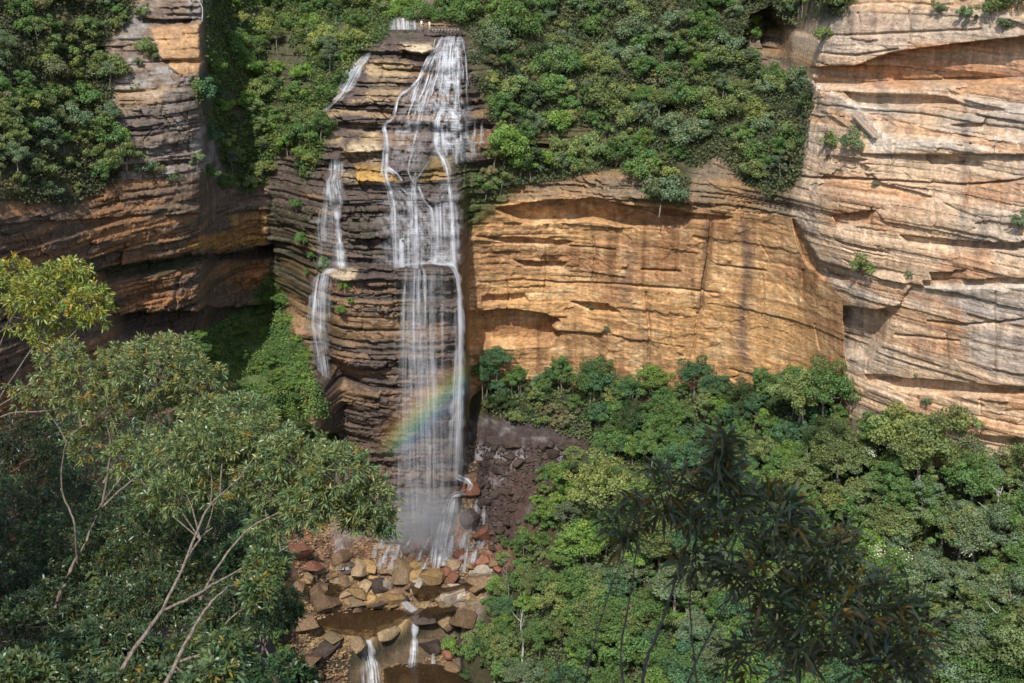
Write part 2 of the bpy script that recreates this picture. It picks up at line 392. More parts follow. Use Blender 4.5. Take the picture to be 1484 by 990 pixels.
rough_w = (1 - .6 * np.clip(smooth_or + smooth_pale, 0, 1)) * (1 - .5 * veg) * (1 - .55 * m_or)
ch1 = chips(5.5, 3.3, 61); ch2 = chips(2.2, 1.5, 56); ch3 = chips(1.0, .7, 58)
D += rough_w * (.35 * plates(.05, .12, 51, 4) + (1.25 + .5 * m_pale) * ch1 + (.8 + .35 * m_pale) * ch2 * sstep(-.3, .2, fbm(X * .05, Yb * .05, Z * .08, 57, 2)) + .38 * ch3)
D += .16 * fbm(X * .8, Yb * .8, Z * .9, 59, 3)
# wobbling concave flakes on the smooth walls
fl = fbm(X * .16, Yb * .1, Z * .22, 53, 4); D += smooth_or * (.9 * plates(.10, .045, 53, 6) + .35 * ch1 + .22 * sstep(.0, .03, fl))
D += smooth_pale * (.4 * plates(.05, .12, 54, 5) + .4 * ch1)
# stepped slabs of the upper falls
D += m_fall * (1 - sstep(300, 340, PY)) * 1.1 * beds(Zw, 3.4, 400, .8, .12, .8, .2)
# buttress edge rounding and undercut foot
def rec(poly, d, f=3, use=None):
    global D
    D += d * pmask(poly, (wx * .5 + PX * .5), fwy if use is None else use, f)
def prot(poly, d, f=3): rec(poly, -d, f)
def crack(line, d, wd=1.7):
    global D
    D += d * lmask(line, PX + .35 * (wx - PX), fwy, wd)
# recesses (deeper away from the viewer), beds standing proud, joints
rec([(1175,112),(1190,100),(1240,97),(1290,78),(1350,70),(1420,60),(1500,52),(1700,50),(1700,118),(1484,120),(1300,124),(1185,128)], 4.5, 2.5)
rec([(1120,24),(1182,58),(1186,120),(1135,114),(1118,70)], 6, 3)
rec([(1090,25),(1120,10),(1150,40),(1180,60),(1186,110),(1150,108),(1095,90),(1060,80),(1030,78),(1036,66),(1080,62)], 8, 4)
rec([(1385,-30),(1420,-8),(1400,12),(1385,6)], 4, 3)
rec([(1225,135),(1290,137),(1370,140),(1395,150),(1300,156),(1250,154),(1235,146)], 2.0, 2)
rec([(1222,446),(1240,446),(1278,448),(1290,456),(1282,490),(1262,520),(1228,520)], 4.2, 2.5)
prot([(1228,408),(1250,396),(1300,396),(1320,415),(1300,440),(1262,449),(1224,442)], 1.6, 5)
rec([(1275,552),(1330,550),(1400,556),(1484,560),(1600,555),(1600,574),(1484,572),(1380,574),(1300,566)], 2.4, 2)
rec([(1255,545),(1290,545),(1322,553),(1300,560),(1262,556)], 1.6, 2)
rec([(1320,612),(1370,618),(1360,630),(1330,628)], 2.2, 2); rec([(1400,630),(1484,635),(1484,655),(1420,650)], 2, 3)
rec([(1305,342),(1350,346),(1420,352),(1500,350),(1600,346),(1600,364),(1484,364),(1400,362),(1320,354)], 2.0, 2)
rec([(1345,393),(1398,391),(1395,404),(1350,406)], 1.4, 2); rec([(1335,405),(1484,403),(1600,400),(1600,412),(1484,414),(1340,414)], 1.7, 2)
rec([(1208,312),(1268,305),(1262,322),(1215,330)], 1.6, 2); rec([(1200,225),(1255,230),(1240,238),(1195,234)], 1.2, 2)
rec([(1340,222),(1420,232),(1425,243),(1350,238)], 1.4, 2); rec([(1380,182),(1426,180),(1430,170),(1432,184),(1400,188)], 1.3, 1.5)
crack([(1135,257),(1200,260),(1300,262),(1400,268),(1484,262)], 1.5); crack([(1150,256),(1230,262)], 1.2)
crack([(1345,465),(1390,470),(1440,468),(1484,464)], 1.2); crack([(1298,486),(1340,488),(1390,494)], .9)
crack([(1178,52),(1240,50),(1310,48),(1420,42)], 1.0); crack([(1175,78),(1240,80),(1300,72)], 1.0)
prot([(1180,128),(1215,138),(1245,158),(1275,195),(1360,203),(1484,200),(1620,198),(1620,222),(1484,224),(1300,222),(1245,222),(1235,190),(1190,160)], 1.5, 3)
for (vx, v0, v1, dp) in [(1243,18,50,.7),(1318,16,72,.8),(1395,40,60,.6),(1290,205,262,.7),(1402,236,300,1.0),(1352,262,345,.8),(1262,300,345,1.0),(1448,262,340,.7),(1300,420,486,.5),(1372,486,550,.6),(1440,420,548,.5),(1258,455,540,.5),(1330,575,612,.6),(1420,575,632,.6),(1235,550,600,.7),(1205,210,258,.8),(1075,300,330,.7),(860,345,408,.6),(790,352,430,.6),(735,405,450,.7),(980,320,395,.5),(880,412,470,.5),(1105,400,460,.5),(970,425,510,.5)]:
    crack([(vx, v0), (vx + 2, (v0 + v1) / 2), (vx - 1, v1)], dp, 1.1)
# diagonal edge between the orange wall and the pale wall
rec([(1150,318),(1165,345),(1185,378),(1212,400),(1238,404),(1224,412),(1195,405),(1170,385),(1155,350)], 2.2, 3)
crack([(1165,395),(1163,435)], 1.0, 2.0); crack([(1182,470),(1188,505)], .6, 1.5); crack([(1185,124),(1240,128),(1330,124),(1420,121),(1484,123),(1600,122)], 2.4, 3)
crack([(1031,322),(1028,370),(1020,410),(1018,450)], 1.5, 2.4); crack([(938,425),(940,470),(940,520)], 1.0, 1.8); crack([(1012,455),(1004,515)], .8)
crack([(740,405),(830,410),(900,412),(1000,420),(1040,425)], .9, 1.4); crack([(760,350),(890,362)], .7, 1.3)
crack([(1040,385),(1110,395)], .8, 1.3); crack([(930,392),(985,394)], 1.2, 1.5)
crack([(1100,350),(1115,375),(1100,405)], .35, 1.0)
# lip above the orange wall with its hollow
rec([(720,303),(760,296),(815,288),(860,288),(905,297),(985,306),(1010,312),(985,330),(900,326),(850,318),(800,322),(760,322)], 3.4, 2.5)
rec([(905,300),(1000,309),(1060,316),(1050,321),(960,318)], 1.5, 2)
prot([(905,272),(990,282),(1010,300),(905,297),(890,285)], 1.2, 4)
rec([(680,452),(740,450),(790,456),(812,466),(800,476),(812,486),(790,500),(680,505)], 4.0, 3)
prot([(800,464),(840,462),(878,472),(872,482),(808,480)], 1.3, 3)
rec([(690,342),(760,344),(830,350),(820,355),(740,352)], 1.4, 2); rec([(745,378),(820,380),(815,387),(760,386)], 1.8, 2); rec([(700,430),(760,426),(765,436),(700,440)], 1.3, 2)
rec([(830,438),(880,440),(898,452),(860,452)], 1.8, 2)
rec([(760,210),(830,213),(822,218),(765,218)], 2.5, 2); rec([(880,152),(985,155),(985,166),(885,165)], 4, 2); rec([(895,80),(940,76),(955,90),(900,92)], 4, 2)
rec([(1020,70),(1075,64),(1085,90),(1030,88)], 4, 3); rec([(815,240),(905,242),(900,248),(820,247)], 1.5, 2)
# left wall
rec([(130,392),(200,380),(300,372),(395,360),(395,374),(330,382),(250,392),(150,408)], 2.4, 3)
rec([(160,462),(240,455),(320,448),(400,440),(400,480),(300,492),(170,485)], 4.0, 4)
D -= 15 * sstep(425, 545, PY) * sstep(270, 330, PX) * (1 - sstep(425, 455, PX - .45 * (np.minimum(PY, 555) - 460))) * (1 - sstep(585, 650, PY))
D -= 0
rec([(368,358),(396,354),(398,375),(372,376)], 3, 2)
prot([(-160,322),(0,314),(140,306),(300,296),(392,292),(392,302),(300,308),(140,318),(0,328),(-160,336)], 1.3, 3)
prot([(150,404),(300,398),(380,396),(380,440),(300,450),(170,455)], 1.0, 4)
crack([(258,405),(256,440)], 1.2, 3)
rec([(160,240),(250,234),(330,232),(330,240),(250,244),(170,250)], 1.4, 2)
rec([(198,26),(245,30),(275,28),(272,36),(240,38),(205,34)], 2.0, 2); rec([(238,88),(296,88),(296,93),(240,93)], 1.3, 1.5)
rec([(125,70),(150,68),(150,90),(128,92)], 2.5, 3)
prot([(215,38),(294,34),(294,86),(236,86),(218,60)], 1.0, 3)
# buttress
prot([(455,392),(480,384),(560,388),(600,388),(640,382),(668,386),(676,396),(670,402),(560,402),(470,400)], 1.6, 4)
prot([(482,392),(560,380),(662,384),(672,500),(672,620),(560,600),(490,520)], 1.3, 12)
rec([(478,575),(560,605),(600,620),(680,620),(680,700),(560,700),(490,640)], 1.6, 16)
rec([(420,505),(455,560),(490,650),(480,760),(430,760),(425,560)], 5, 7)
prot([(466,252),(530,250),(556,246),(640,236),(660,250),(660,262),(560,268),(470,272)], 1.5, 4)
rec([(492,224),(556,222),(556,240),(500,242)], 2.2, 3); prot([(500,210),(556,208),(556,222),(500,224)], 1.2, 3)
rec([(640,72),(690,70),(690,80),(640,80)], .0, 3)
rec([(585,74),(620,80),(612,92),(580,90)], 2.5, 3); prot([(583,62),(628,62),(630,70),(612,80),(592,78)], 1.8, 3)
prot([(680,202),(735,200),(738,232),(676,236)], 2.5, 5)

S = P0.copy(); S[..., 1] += D
# let strongly proud ledges keep their height, only the depth moves; this is real relief
def lerp(a, b, t): return a + (b - a) * t[..., None]
c = lambda r, g, b: np.array([r, g, b], float)
n_l = fbm(X * .05, Yb * .05, Z * .10, 60, 4); n_m = fbm(X * .2, Yb * .2, Z * .5, 61, 4); n_s = fbm(X * .6, Yb * .6, Z * 1.4, 62, 3)
stratc = (hash1(np.floor(Zw / 1.3 + .6 * n_m), 70) - .5)
streak = fbm(X * .55, Yb * .35, Z * .035, 63, 4)          # vertical run-off stains
C = np.zeros(P0.shape) + c(.20, .155, .11)
C = lerp(C, c(.33, .19, .085), sstep(-.1, .5, n_l + .4 * stratc) * .75)
C = lerp(C, c(.43, .245, .125), m_or); C = lerp(C, c(.56, .325, .145), m_or * sstep(-.35, .25, n_l + .35 * n_m))
C = lerp(C, c(.66, .46, .26), m_or * sstep(.0, .5, n_m + .5 * n_s) * .6)
C = lerp(C, c(.30, .14, .06), m_or * sstep(.15, .5, -n_l + .5 * streak) * .55)
C = lerp(C, c(.62, .435, .285), m_pale); C = lerp(C, c(.52, .27, .14), m_pale * sstep(.0, .5, n_l - .5 * stratc + .3 * n_m) * .8)
C = lerp(C, c(.42, .37, .32), m_pale * sstep(.05, .45, -n_l + .3 * streak) * .75)
gp = np.clip(pmask([(1390,425),(1620,415),(1620,560),(1484,556),(1430,550),(1395,520),(1390,470)], wx2, wy2, 12) + .8 * pmask([(1300,415),(1484,412),(1484,440),(1320,445)], wx, wy, 9) + pmask([(1400,145),(1484,150),(1600,160),(1600,215),(1484,190),(1420,180)], wx2, wy2, 8)
             + .9 * pmask([(1190,15),(1300,20),(1420,15),(1480,30),(1480,58),(1380,66),(1250,80),(1190,78)], wx, wy, 6) * .6, 0, 1)
C = lerp(C, c(.43, .40, .365) , gp * (.7 + .3 * n_m))
C = lerp(C, c(.68, .60, .50), .85 * np.clip(pmask([(1200,130),(1245,152),(1300,160),(1262,170),(1290,198),(1420,203),(1484,204),(1484,215),(1330,214),(1255,218),(1250,185),(1215,155)], PX, fwy, 3) + pmask([(1335,413),(1600,411),(1600,420),(1340,422)], PX, fwy, 3), 0, 1))
for r_ in ([(1330,60),(1600,50),(1600,118),(1300,120),(1290,95)], [(1185,104),(1330,96),(1340,124),(1190,124)], [(1360,360),(1440,358),(1440,400),(1350,400)], [(1400,260),(1500,256),(1500,300),(1395,300)], [(1200,300),(1270,300),(1262,325),(1205,330)]):
    C = lerp(C, c(.44, .20, .09), pmask(r_, wx2, wy2, 9) * .7)
C = lerp(C, c(.30, .12, .08), pmask([(1322,480),(1340,480),(1340,520),(1322,520)], wx, wy, 8) * .5)
C = lerp(C, c(.50, .25, .11), m_pale * np.clip(ch1 + .6 * ch2 - .15, 0, .5) * 1.5); C = lerp(C, c(.46, .34, .24), m_pale * np.clip(-ch1 - .1, 0, .4) * 1.8); C = lerp(C, c(.62, .50, .36), m_pale * np.clip(ch3 + ch2 * .5, 0, .6) * .8)
C *= (1 - .35 * (m_pale + m_or)[..., None] * sstep(.15, .55, streak)[..., None] * .8)
# dark stripes down the walls
for ln, wd_, a_ in (([(1080,325),(1083,400),(1075,450),(1080,520)], 9, .75), ([(1026,325),(1020,400),(1016,450)], 5, .5), ([(905,360),(912,420),(930,480),(950,560)], 7, .35), ([(900,405),(905,430)], 6, .4),
                    ([(1230,20),(1232,50)], 5, .5), ([(244,40),(246,84)], 3, .7), ([(258,405),(256,440)], 5, .9), ([(270,410),(268,446)], 6, .6)):
    C = lerp(C, c(.13, .085, .07), lmask(ln, wx, PY, wd_) * a_)
# left wall: browns, near-black recessed bands, green-black seams
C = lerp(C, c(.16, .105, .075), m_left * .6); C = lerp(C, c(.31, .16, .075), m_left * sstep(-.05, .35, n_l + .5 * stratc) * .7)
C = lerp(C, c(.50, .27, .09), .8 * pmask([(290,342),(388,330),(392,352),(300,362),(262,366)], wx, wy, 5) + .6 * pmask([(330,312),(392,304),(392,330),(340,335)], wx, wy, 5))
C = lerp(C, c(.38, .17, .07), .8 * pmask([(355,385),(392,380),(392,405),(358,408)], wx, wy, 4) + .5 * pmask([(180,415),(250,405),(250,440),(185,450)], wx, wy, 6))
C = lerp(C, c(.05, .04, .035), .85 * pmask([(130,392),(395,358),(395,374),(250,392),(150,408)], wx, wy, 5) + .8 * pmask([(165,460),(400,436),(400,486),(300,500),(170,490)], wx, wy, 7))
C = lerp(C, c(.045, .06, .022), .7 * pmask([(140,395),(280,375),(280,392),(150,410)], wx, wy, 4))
C = lerp(C, c(.21, .18, .155), tower * .6); C = lerp(C, c(.33, .31, .29), tower * sstep(-.1, .35, n_m + .3 * n_s) * .7); C = lerp(C, c(.12, .10, .09), tower * sstep(.1, .5, -n_m) * .8)
C = lerp(C, c(.47, .28, .14), .9 * pmask([(222,38),(294,34),(294,108),(262,110),(240,84)], wx, wy, 3) * (1 - .3 * sstep(0, .4, streak)))
C = lerp(C, c(.36, .24, .13), tower * pmask([(170,130),(240,128),(240,150),(175,160)], wx, wy, 6) * .6)
# waterfall rock: dark purple-brown wet stone with tan and golden beds, moss
wet = m_fall
C = lerp(C, c(.095, .07, .060), wet * .93)
C = lerp(C, c(.27, .165, .09), wet * sstep(.15, .6, n_l + .7 * stratc + .5 * n_m) * .7)
tan = pmask([(478,110),(540,75),(600,92),(585,125),(560,160),(550,200),(552,262),(466,262),(466,200),(480,150)], wx2 * .4 + wx * .6, wy, 8)
C = lerp(C, c(.42, .31, .18), tan * sstep(-.2, .3, n_m + .6 * stratc) * .85)
C = lerp(C, c(.50, .30, .09), .9 * pmask([(510,244),(556,246),(580,262),(515,268)], wx, wy, 5) + .6 * pmask([(630,222),(650,222),(650,262),(610,262)], wx, wy, 6))
C = lerp(C, c(.58, .47, .32), .9 * pmask([(583,62),(628,62),(630,70),(612,80),(592,78)], wx, wy, 3) + .9 * pmask([(470,390),(520,388),(515,402),(490,404)], PX, PY, 3) + .6 * pmask([(505,208),(556,208),(556,218),(505,222)], wx, wy, 4))
C = lerp(C, c(.27, .165, .09), .75 * pmask([(470,410),(565,410),(640,470),(640,590),(500,590),(480,520)], wx, wy, 14) * sstep(-.3, .3, stratc + n_m))
C = lerp(C, c(.33, .205, .115), pmask([(405,450),(440,450),(480,580),(470,620),(440,540)], wx, wy, 6) * .8)
C = lerp(C, c(.12, .08, .055), pmask([(470,600),(560,615),(690,600),(690,760),(480,760)], wx, wy, 16) * .6)
moss = wet * sstep(.12, .4, fbm(X * .15, Yb * .15, Z * .2, 80, 3)) * (1 - sstep(430, 540, PY))
C = lerp(C, c(.06, .07, .028), moss * .45)
C = lerp(C, c(.075, .10, .03), .8 * pmask([(666,240),(735,240),(745,285),(690,330),(666,330)], wx, wy, 8) + .25 * pmask([(395,300),(470,300),(460,400),(440,440),(400,420)], wx, wy, 10))
# soil and low green under the bush
g = veg * sstep(-.45, .15, n_l + .5 * n_s + .25)
C = lerp(C, c(.055, .062, .026), g * .85)
C *= (1 + .28 * stratc + .18 * n_s)[..., None] * np.ones(3)
C = lerp(C, c(.11, .17, .05), m_fern * .7)
C = np.clip(C, .012, .8)

idx = np.arange(NY * NX).reshape(NY, NX)
def sub_sheet(name, x0, x1, mat):
    a = int(np.searchsorted(gx, x0)); b = int(np.searchsorted(gx, x1)); b = min(b, NX - 1)
    V = S[:, a:b + 1].reshape(-1, 3); Cc = C[:, a:b + 1].reshape(-1, 3); n = b + 1 - a
    i = np.arange(NY - 1)[:, None] * n + np.arange(n - 1)[None]
    Q = np.stack([i, i + n, i + n + 1, i + 1], -1).reshape(-1, 4)
    return tag(link(name, mesh_np(name, V, Q, True, Cc), M[mat]), kind='structure')
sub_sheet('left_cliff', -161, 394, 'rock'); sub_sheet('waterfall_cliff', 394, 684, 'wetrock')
sub_sheet('middle_cliff', 684, 1204, 'rock'); sub_sheet('right_cliff', 1204, 1700, 'rock')

# depth of the visible rock at any photo position (for placing plants and water on it)
G = 2.0; GX0, GY0 = -160, -160
def zbuf(Svert, gw=910, gh=700):
    qx, qy = proj(Svert.reshape(-1, 3)); zb = np.full((gh, gw), 1e9)
    i = ((qx - GX0) / G).astype(int); j = ((qy - GY0) / G).astype(int); ok = (i >= 0) & (i < gw) & (j >= 0) & (j < gh)
    np.minimum.at(zb, (j[ok], i[ok]), Svert.reshape(-1, 3)[ok, 1])
    for _ in range(6):
        m = zb > 1e8
        if not m.any(): break
        best = np.full(zb.shape, 1e9)
        for dj, di in ((0, 1), (0, -1), (1, 0), (-1, 0)):
            best = np.minimum(best, np.roll(zb, (dj, di), (0, 1)))
        zb[m] = best[m]
    return zb
ZC = zbuf(S)

# ------------------------------------------------------------------ the gorge floor
RF = [480, 540, 580, 620, 660, 700, 760, 800, 830, 870, 900, 940, 990, 1080, 1300]
TF = {
 -160: [200,197,194,190,186,182,176,172,169,165,162,158,154,146,120],
 150:  [222,218,215,211,206,201,193,188,185,180,177,173,168,160,130],
 300:  [246,242,238,232,225,218,208,202,198,194,191,188,184,176,145],
 400:  [252,246,242,236,230,225,218,214,210,206,203,200,196,187,150],
 480:  [252,247,243,239,233,229,225,222,219,216,213,208,203,194,155],
 560:  [252,248,245,241,236,232,228,224,221,217,214,210,206,196,158],
 640:  [252,248,245,242,236,231,227,223,220,217,214,211,207,197,160],
 700:  [258,247,238.5,237,235,231.5,228,225,222,217,213,209,203,193,158],
 760:  [258,246,237.5,235.5,233.5,230,224,219,215,210,207,203,198,189,155],
 850:  [258,245,236,234,231,226,218,213,209,204,201,197,192,183,150],
 1000: [250,238,228,224,219,213,205,200,196,191,188,185,181,173,142],
 1200: [232,220,209,205,201,196,189,185,182,178,176,173,169,161,132],
 1484: [206,199,194,189,185,181,174,169,166,162,159,155,151,144,118],
 1660: [196,190,185,180,176,172,165,160,157,153,150,146,142,135,110]}
fcx = sorted(TF); FS = 1.7
fx = np.arange(-160, 1660, FS); fy = np.concatenate([np.arange(500, 1000, FS), np.arange(1004, 1300, 8)])
TT = np.array([TF[k] for k in fcx], float)
BF = pchip(fcx, pchip(RF, TT.T, fy).T, fx).T
QX, QY = np.meshgrid(fx, fy); PF = at(QX, QY, BF); FX, FY_, FZ = PF[..., 0], PF[..., 1], PF[..., 2]
fwx = QX + 9 * fbm(FX * .12, FY_ * .12, 0 * FX, 131, 3); fwyy = QY + 5 * fbm(FX * .12, FY_ * .12, 0 * FX, 132, 3)
BED = [(395,775),(440,760),(500,735),(560,690),(600,640),(690,610),(760,620),(845,630),(850,655),(800,680),(765,720),(745,760),(715,800),(715,850),(690,890),(665,920),(650,1000),(660,1080),(480,1080),(420,1000),(400,960),(430,900),(440,850),(420,810),(380,800)]
m_bed = pmask(BED, fwx, fwyy, 7)
m_dark = pmask([(600,600),(850,612),(855,655),(810,680),(770,730),(740,790),(690,800),(690,700),(600,690)], fwx, fwyy, 7)
DZ = 1.0 * fbm(FX * .06, FY_ * .06, 0 * FX, 140, 4) * (1 - m_bed)
# terraced ledges in the creek
def ledges(z, h, seed):
    q = z / h + .5 * vn(FX * .12, FY_ * .12, 0 * FX, seed); k = np.floor(q); f = q - k
    return (k + sstep(.55, .95, f)) * h - q * h
DZ += m_bed * (ledges(FZ, 2.3, 141) * .9 + ledges(FZ, .9, 142) * .5 + .3 * fbm(FX * .35, FY_ * .35, 0 * FX, 143, 4))
DZ += m_dark * ledges(FZ, 1.6, 145) * .7
LIP = [(520,938),(532,928),(560,918),(600,897),(632,880),(655,872),(668,890),(668,960),(690,1000),(690,1090),(440,1090),(450,960)]
m_lip = pmask(LIP, QX + .4 * (fwx - QX), QY + .3 * (fwyy - QY), 2.5)
DZ -= 4.4 * m_lip
# step blocks where the main fall lands
DZ += 3.0 * pmask([(660,700),(700,690),(712,705),(712,760),(700,790),(672,790),(655,760)], fwx, fwyy, 4)
DZ += 1.6 * pmask([(640,770),(735,760),(740,800),(690,820),(640,815)], fwx, fwyy, 4)
DZ += 2.0 * pmask([(395,790),(440,778),(480,800),(470,822),(400,826)], fwx, fwyy, 5)
SF = PF.copy(); SF[..., 2] += DZ
f1 = fbm(FX * .1, FY_ * .1, 0 * FX, 150, 4); f2 = fbm(FX * .45, FY_ * .45, FZ * .6, 151, 4)
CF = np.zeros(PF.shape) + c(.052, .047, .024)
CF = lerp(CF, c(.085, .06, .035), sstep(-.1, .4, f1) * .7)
CF = lerp(CF, c(.19, .13, .08), m_bed); CF = lerp(CF, c(.40, .27, .14), m_bed * sstep(-.05, .35, f2 + .3 * f1) * .8)
CF = lerp(CF, c(.15, .105, .075), m_bed * sstep(.1, .45, -f2) * .7)
redz = np.clip(pmask([(395,775),(480,775),(560,770),(640,760),(735,750),(735,815),(690,830),(600,822),(480,828),(395,830)], fwx, fwyy, 12) + pmask([(668,690),(706,690),(712,720),(680,722)], fwx, fwyy, 5), 0, 1)
CF = lerp(CF, c(.20, .10, .075), redz * .75); CF = lerp(CF, c(.34, .16, .09), redz * sstep(.05, .45, f2) * .7)
CF = lerp(CF, c(.075, .058, .056), m_dark * .92); CF = lerp(CF, c(.24, .23, .24), m_dark * sstep(.1, .5, f2) * .55); CF = lerp(CF, c(.26, .25, .26), pmask([(690,640),(760,636),(845,640),(845,660),(760,662),(690,660)], fwx, fwyy, 4) * sstep(-.1, .4, f2) * .7)  # pale grey strip paints wet highlights along the top ledge
CF = lerp(CF, c(.085, .05, .04), m_dark * pmask([(740,680),(790,680),(760,760),(720,790)], fwx, fwyy, 8) * .8)
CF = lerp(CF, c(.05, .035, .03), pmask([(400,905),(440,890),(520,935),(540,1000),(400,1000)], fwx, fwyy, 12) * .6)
CF = lerp(CF, c(.42, .30, .15), .7 * pmask([(440,905),(520,900),(560,905),(640,862),(655,872),(560,915),(520,930),(440,930)], fwx, fwyy, 5))
CF = lerp(CF, c(.20, .165, .14), pmask([(650,860),(700,830),(720,860),(690,900),(655,960)], fwx, fwyy, 8) * .8)
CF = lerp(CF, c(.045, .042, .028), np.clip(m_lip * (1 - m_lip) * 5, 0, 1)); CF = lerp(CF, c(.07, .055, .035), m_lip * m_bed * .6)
CF *= (1 + .25 * f2)[..., None]; CF = np.clip(CF, .012, .8)
ny_, nx_ = QX.shape; i = np.arange(ny_ - 1)[:, None] * nx_ + np.arange(nx_ - 1)[None]
Qf = np.stack([i, i + nx_, i + nx_ + 1, i + 1], -1).reshape(-1, 4)
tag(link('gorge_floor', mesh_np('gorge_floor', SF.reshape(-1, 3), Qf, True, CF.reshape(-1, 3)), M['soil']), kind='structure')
ZF = zbuf(SF)

def lookup(zb, px, py, r=0):
    i = int((px - GX0) / G); j = int((py - GY0) / G)
    i = min(max(i, r), zb.shape[1] - 1 - r); j = min(max(j, r), zb.shape[0] - 1 - r)
    v = zb[j - r:j + r + 1, i - r:i + r + 1].min(); return float(v) if v < 1e8 else 230.0
def on_cliff(px, py, r=0): return at(px, py, lookup(ZC, px, py, r))
def on_floor(px, py, r=0): return at(px, py, lookup(ZF, px, py, r))
def on_any(px, py, r=0): return at(px, py, min(lookup(ZC, px, py, r), lookup(ZF, px, py, r) if py > 500 else 1e9))

# near hillside under the viewpoint, falling away to the gorge
hx = np.concatenate([np.linspace(-160, -40, 25), np.linspace(-38, 14, 105)]); hy = np.concatenate([np.linspace(-40, -2, 16), np.linspace(-1, 60, 140), np.linspace(62, 150, 30)])
HX, HY = np.meshgrid(hx, hy)
def hill(x, y):
    x = np.asarray(x, float); y = np.asarray(y, float)
    edge = np.where(y < 9, 5.5 - .0 * y, 5.5 - 1.12 * (np.minimum(y, 18) - 9)) - np.maximum(y - 18, 0) * .22
    z = np.where(y < 1, -1.9 - .04 * y, -2.1 - (.56 - .028 * sstep(3.0, 7.0, -x)) * y)
    z = z - .4 * np.maximum(y - 42, 0) - np.maximum(x - edge, 0) * 2.6
    return np.maximum(z + .35 * fbm(x * .35, y * .35, 0 * x, 170, 4) * np.minimum(1, np.hypot(x, y) / 3), -150)
HZ = hill(HX, HY)
nn = HX.shape[1]; i = np.arange(HX.shape[0] - 1)[:, None] * nn + np.arange(nn - 1)[None]
tag(link('hillside', mesh_np('hillside', np.stack([HX, HY, HZ], -1).reshape(-1, 3), np.stack([i, i + 1, i + nn + 1, i + nn], -1).reshape(-1, 4), True), M['bank']), kind='structure')
# plateau beyond the rim, out to the horizon
pv = np.array([[-4000, 228, 9.0], [4000, 228, 9.0], [4000, 5000, 20.0], [-4000, 5000, 20.0]]); pv[:, 2] += -1
tag(link('plateau', mesh_np('plateau', pv + np.array([0, 40, 0]), [np.array([[0, 1, 2, 3]])]), rock_mat('plateau_bush', attr=False, base=(.035, .045, .02), scale=.3)), kind='structure')


# ------------------------------------------------------------------ plants: meshes made once, copied as separate objects
def leaf_cards(cen, nrm, size, tint, r, aspect=.62):
    """one bent leaf-spray (two triangles) per centre"""
    n = len(cen); t = r.normal(size=(n, 3)); t -= (t * nrm).sum(1)[:, None] * nrm; t /= np.linalg.norm(t, axis=1)[:, None] + 1e-9
    b = np.cross(nrm, t); s = size[:, None]
    V = np.stack([cen - t * s * .5, cen + b * s * aspect * .5 + nrm * s * .08, cen + t * s * .5, cen - b * s * aspect * .5 - nrm * s * .08], 1).reshape(-1, 3)
    i = np.arange(n)[:, None] * 4; Tt = np.concatenate([i + [0, 1, 2], i + [0, 2, 3]], 0)
    return V, Tt, np.repeat(tint, 4, 0)

def crown(seed, rx=3.0, rz=2.2, ncl=14, per=190, leaf=.42, fill=.55, shell=.62, flat=.75):
    r = np.random.default_rng(seed); cs = []
    for _ in range(600):
        if len(cs) >= ncl: break
        d = r.normal(size=3); d[2] = abs(d[2]) * 1.1 - .6; d /= np.linalg.norm(d)
        p = d * np.array([rx, rx, rz]) * r.uniform(shell, .95) * (1 + .18 * r.normal())
        if all(np.linalg.norm((p - q) / [1, 1, .8]) > rx * .27 for q, _ in cs): cs.append((p, r.uniform(.18, .36) * rx))
    V = []; Tn = []; K = []; off = 0
    for p, cr in cs:
        n = int(per * (cr / (.33 * rx)) ** 2)
        d = r.normal(size=(n, 3)); d[:, 2] = d[:, 2] * .9 + .25; d /= np.linalg.norm(d, axis=1)[:, None]
        rad = cr * (1 - np.abs(r.normal(size=n)) * .16) * (1 + .22 * vn(d[:, 0] * 2.3 + p[0], d[:, 1] * 2.3 + p[1], d[:, 2] * 2.3, seed))
        cen = p + d * rad[:, None] * [1, 1, flat]
        nr = d * .75 + r.normal(size=(n, 3)) * .55 + [0, 0, .25]; nr /= np.linalg.norm(nr, axis=1)[:, None]
        b = r.uniform(.82, 1.18); hue = r.uniform(-.1, .1)
        tint = (b * r.uniform(.72, 1.3, n))[:, None] * np.array([1 + hue, 1, 1 - hue])
        v, t, k = leaf_cards(cen, nr, leaf * r.uniform(.55, 1.25, n), tint, r)
        V.append(v); Tn.append(t + off); K.append(k); off += len(v)
    return np.concatenate(V), np.concatenate(Tn), np.concatenate(K), cs

def trunk_mb(seed, h, r0, cs, cz, lean=.6):
    r = np.random.default_rng(seed + 900); mb = MB()
    top = np.array([r.normal() * lean, r.normal() * lean, cz])
    P = smooth_path([[0, 0, -1.2], [r.normal() * .2, r.normal() * .2, cz * .4], top * [.6, .6, .8], top], 9)
    mb.tube(P, np.linspace(r0, r0 * .45, 9), 6)
    for p, cr in cs[:9]:
        q = np.array(p) + [0, 0, cz]; s_ = P[r.integers(4, 8)]
        m = (s_ + q) / 2 + r.normal(size=3) * .25 - [0, 0, .3]
        mb.tube(smooth_path([s_, m, q], 5), np.linspace(r0 * .42, r0 * .12, 5), 4)
    return mb

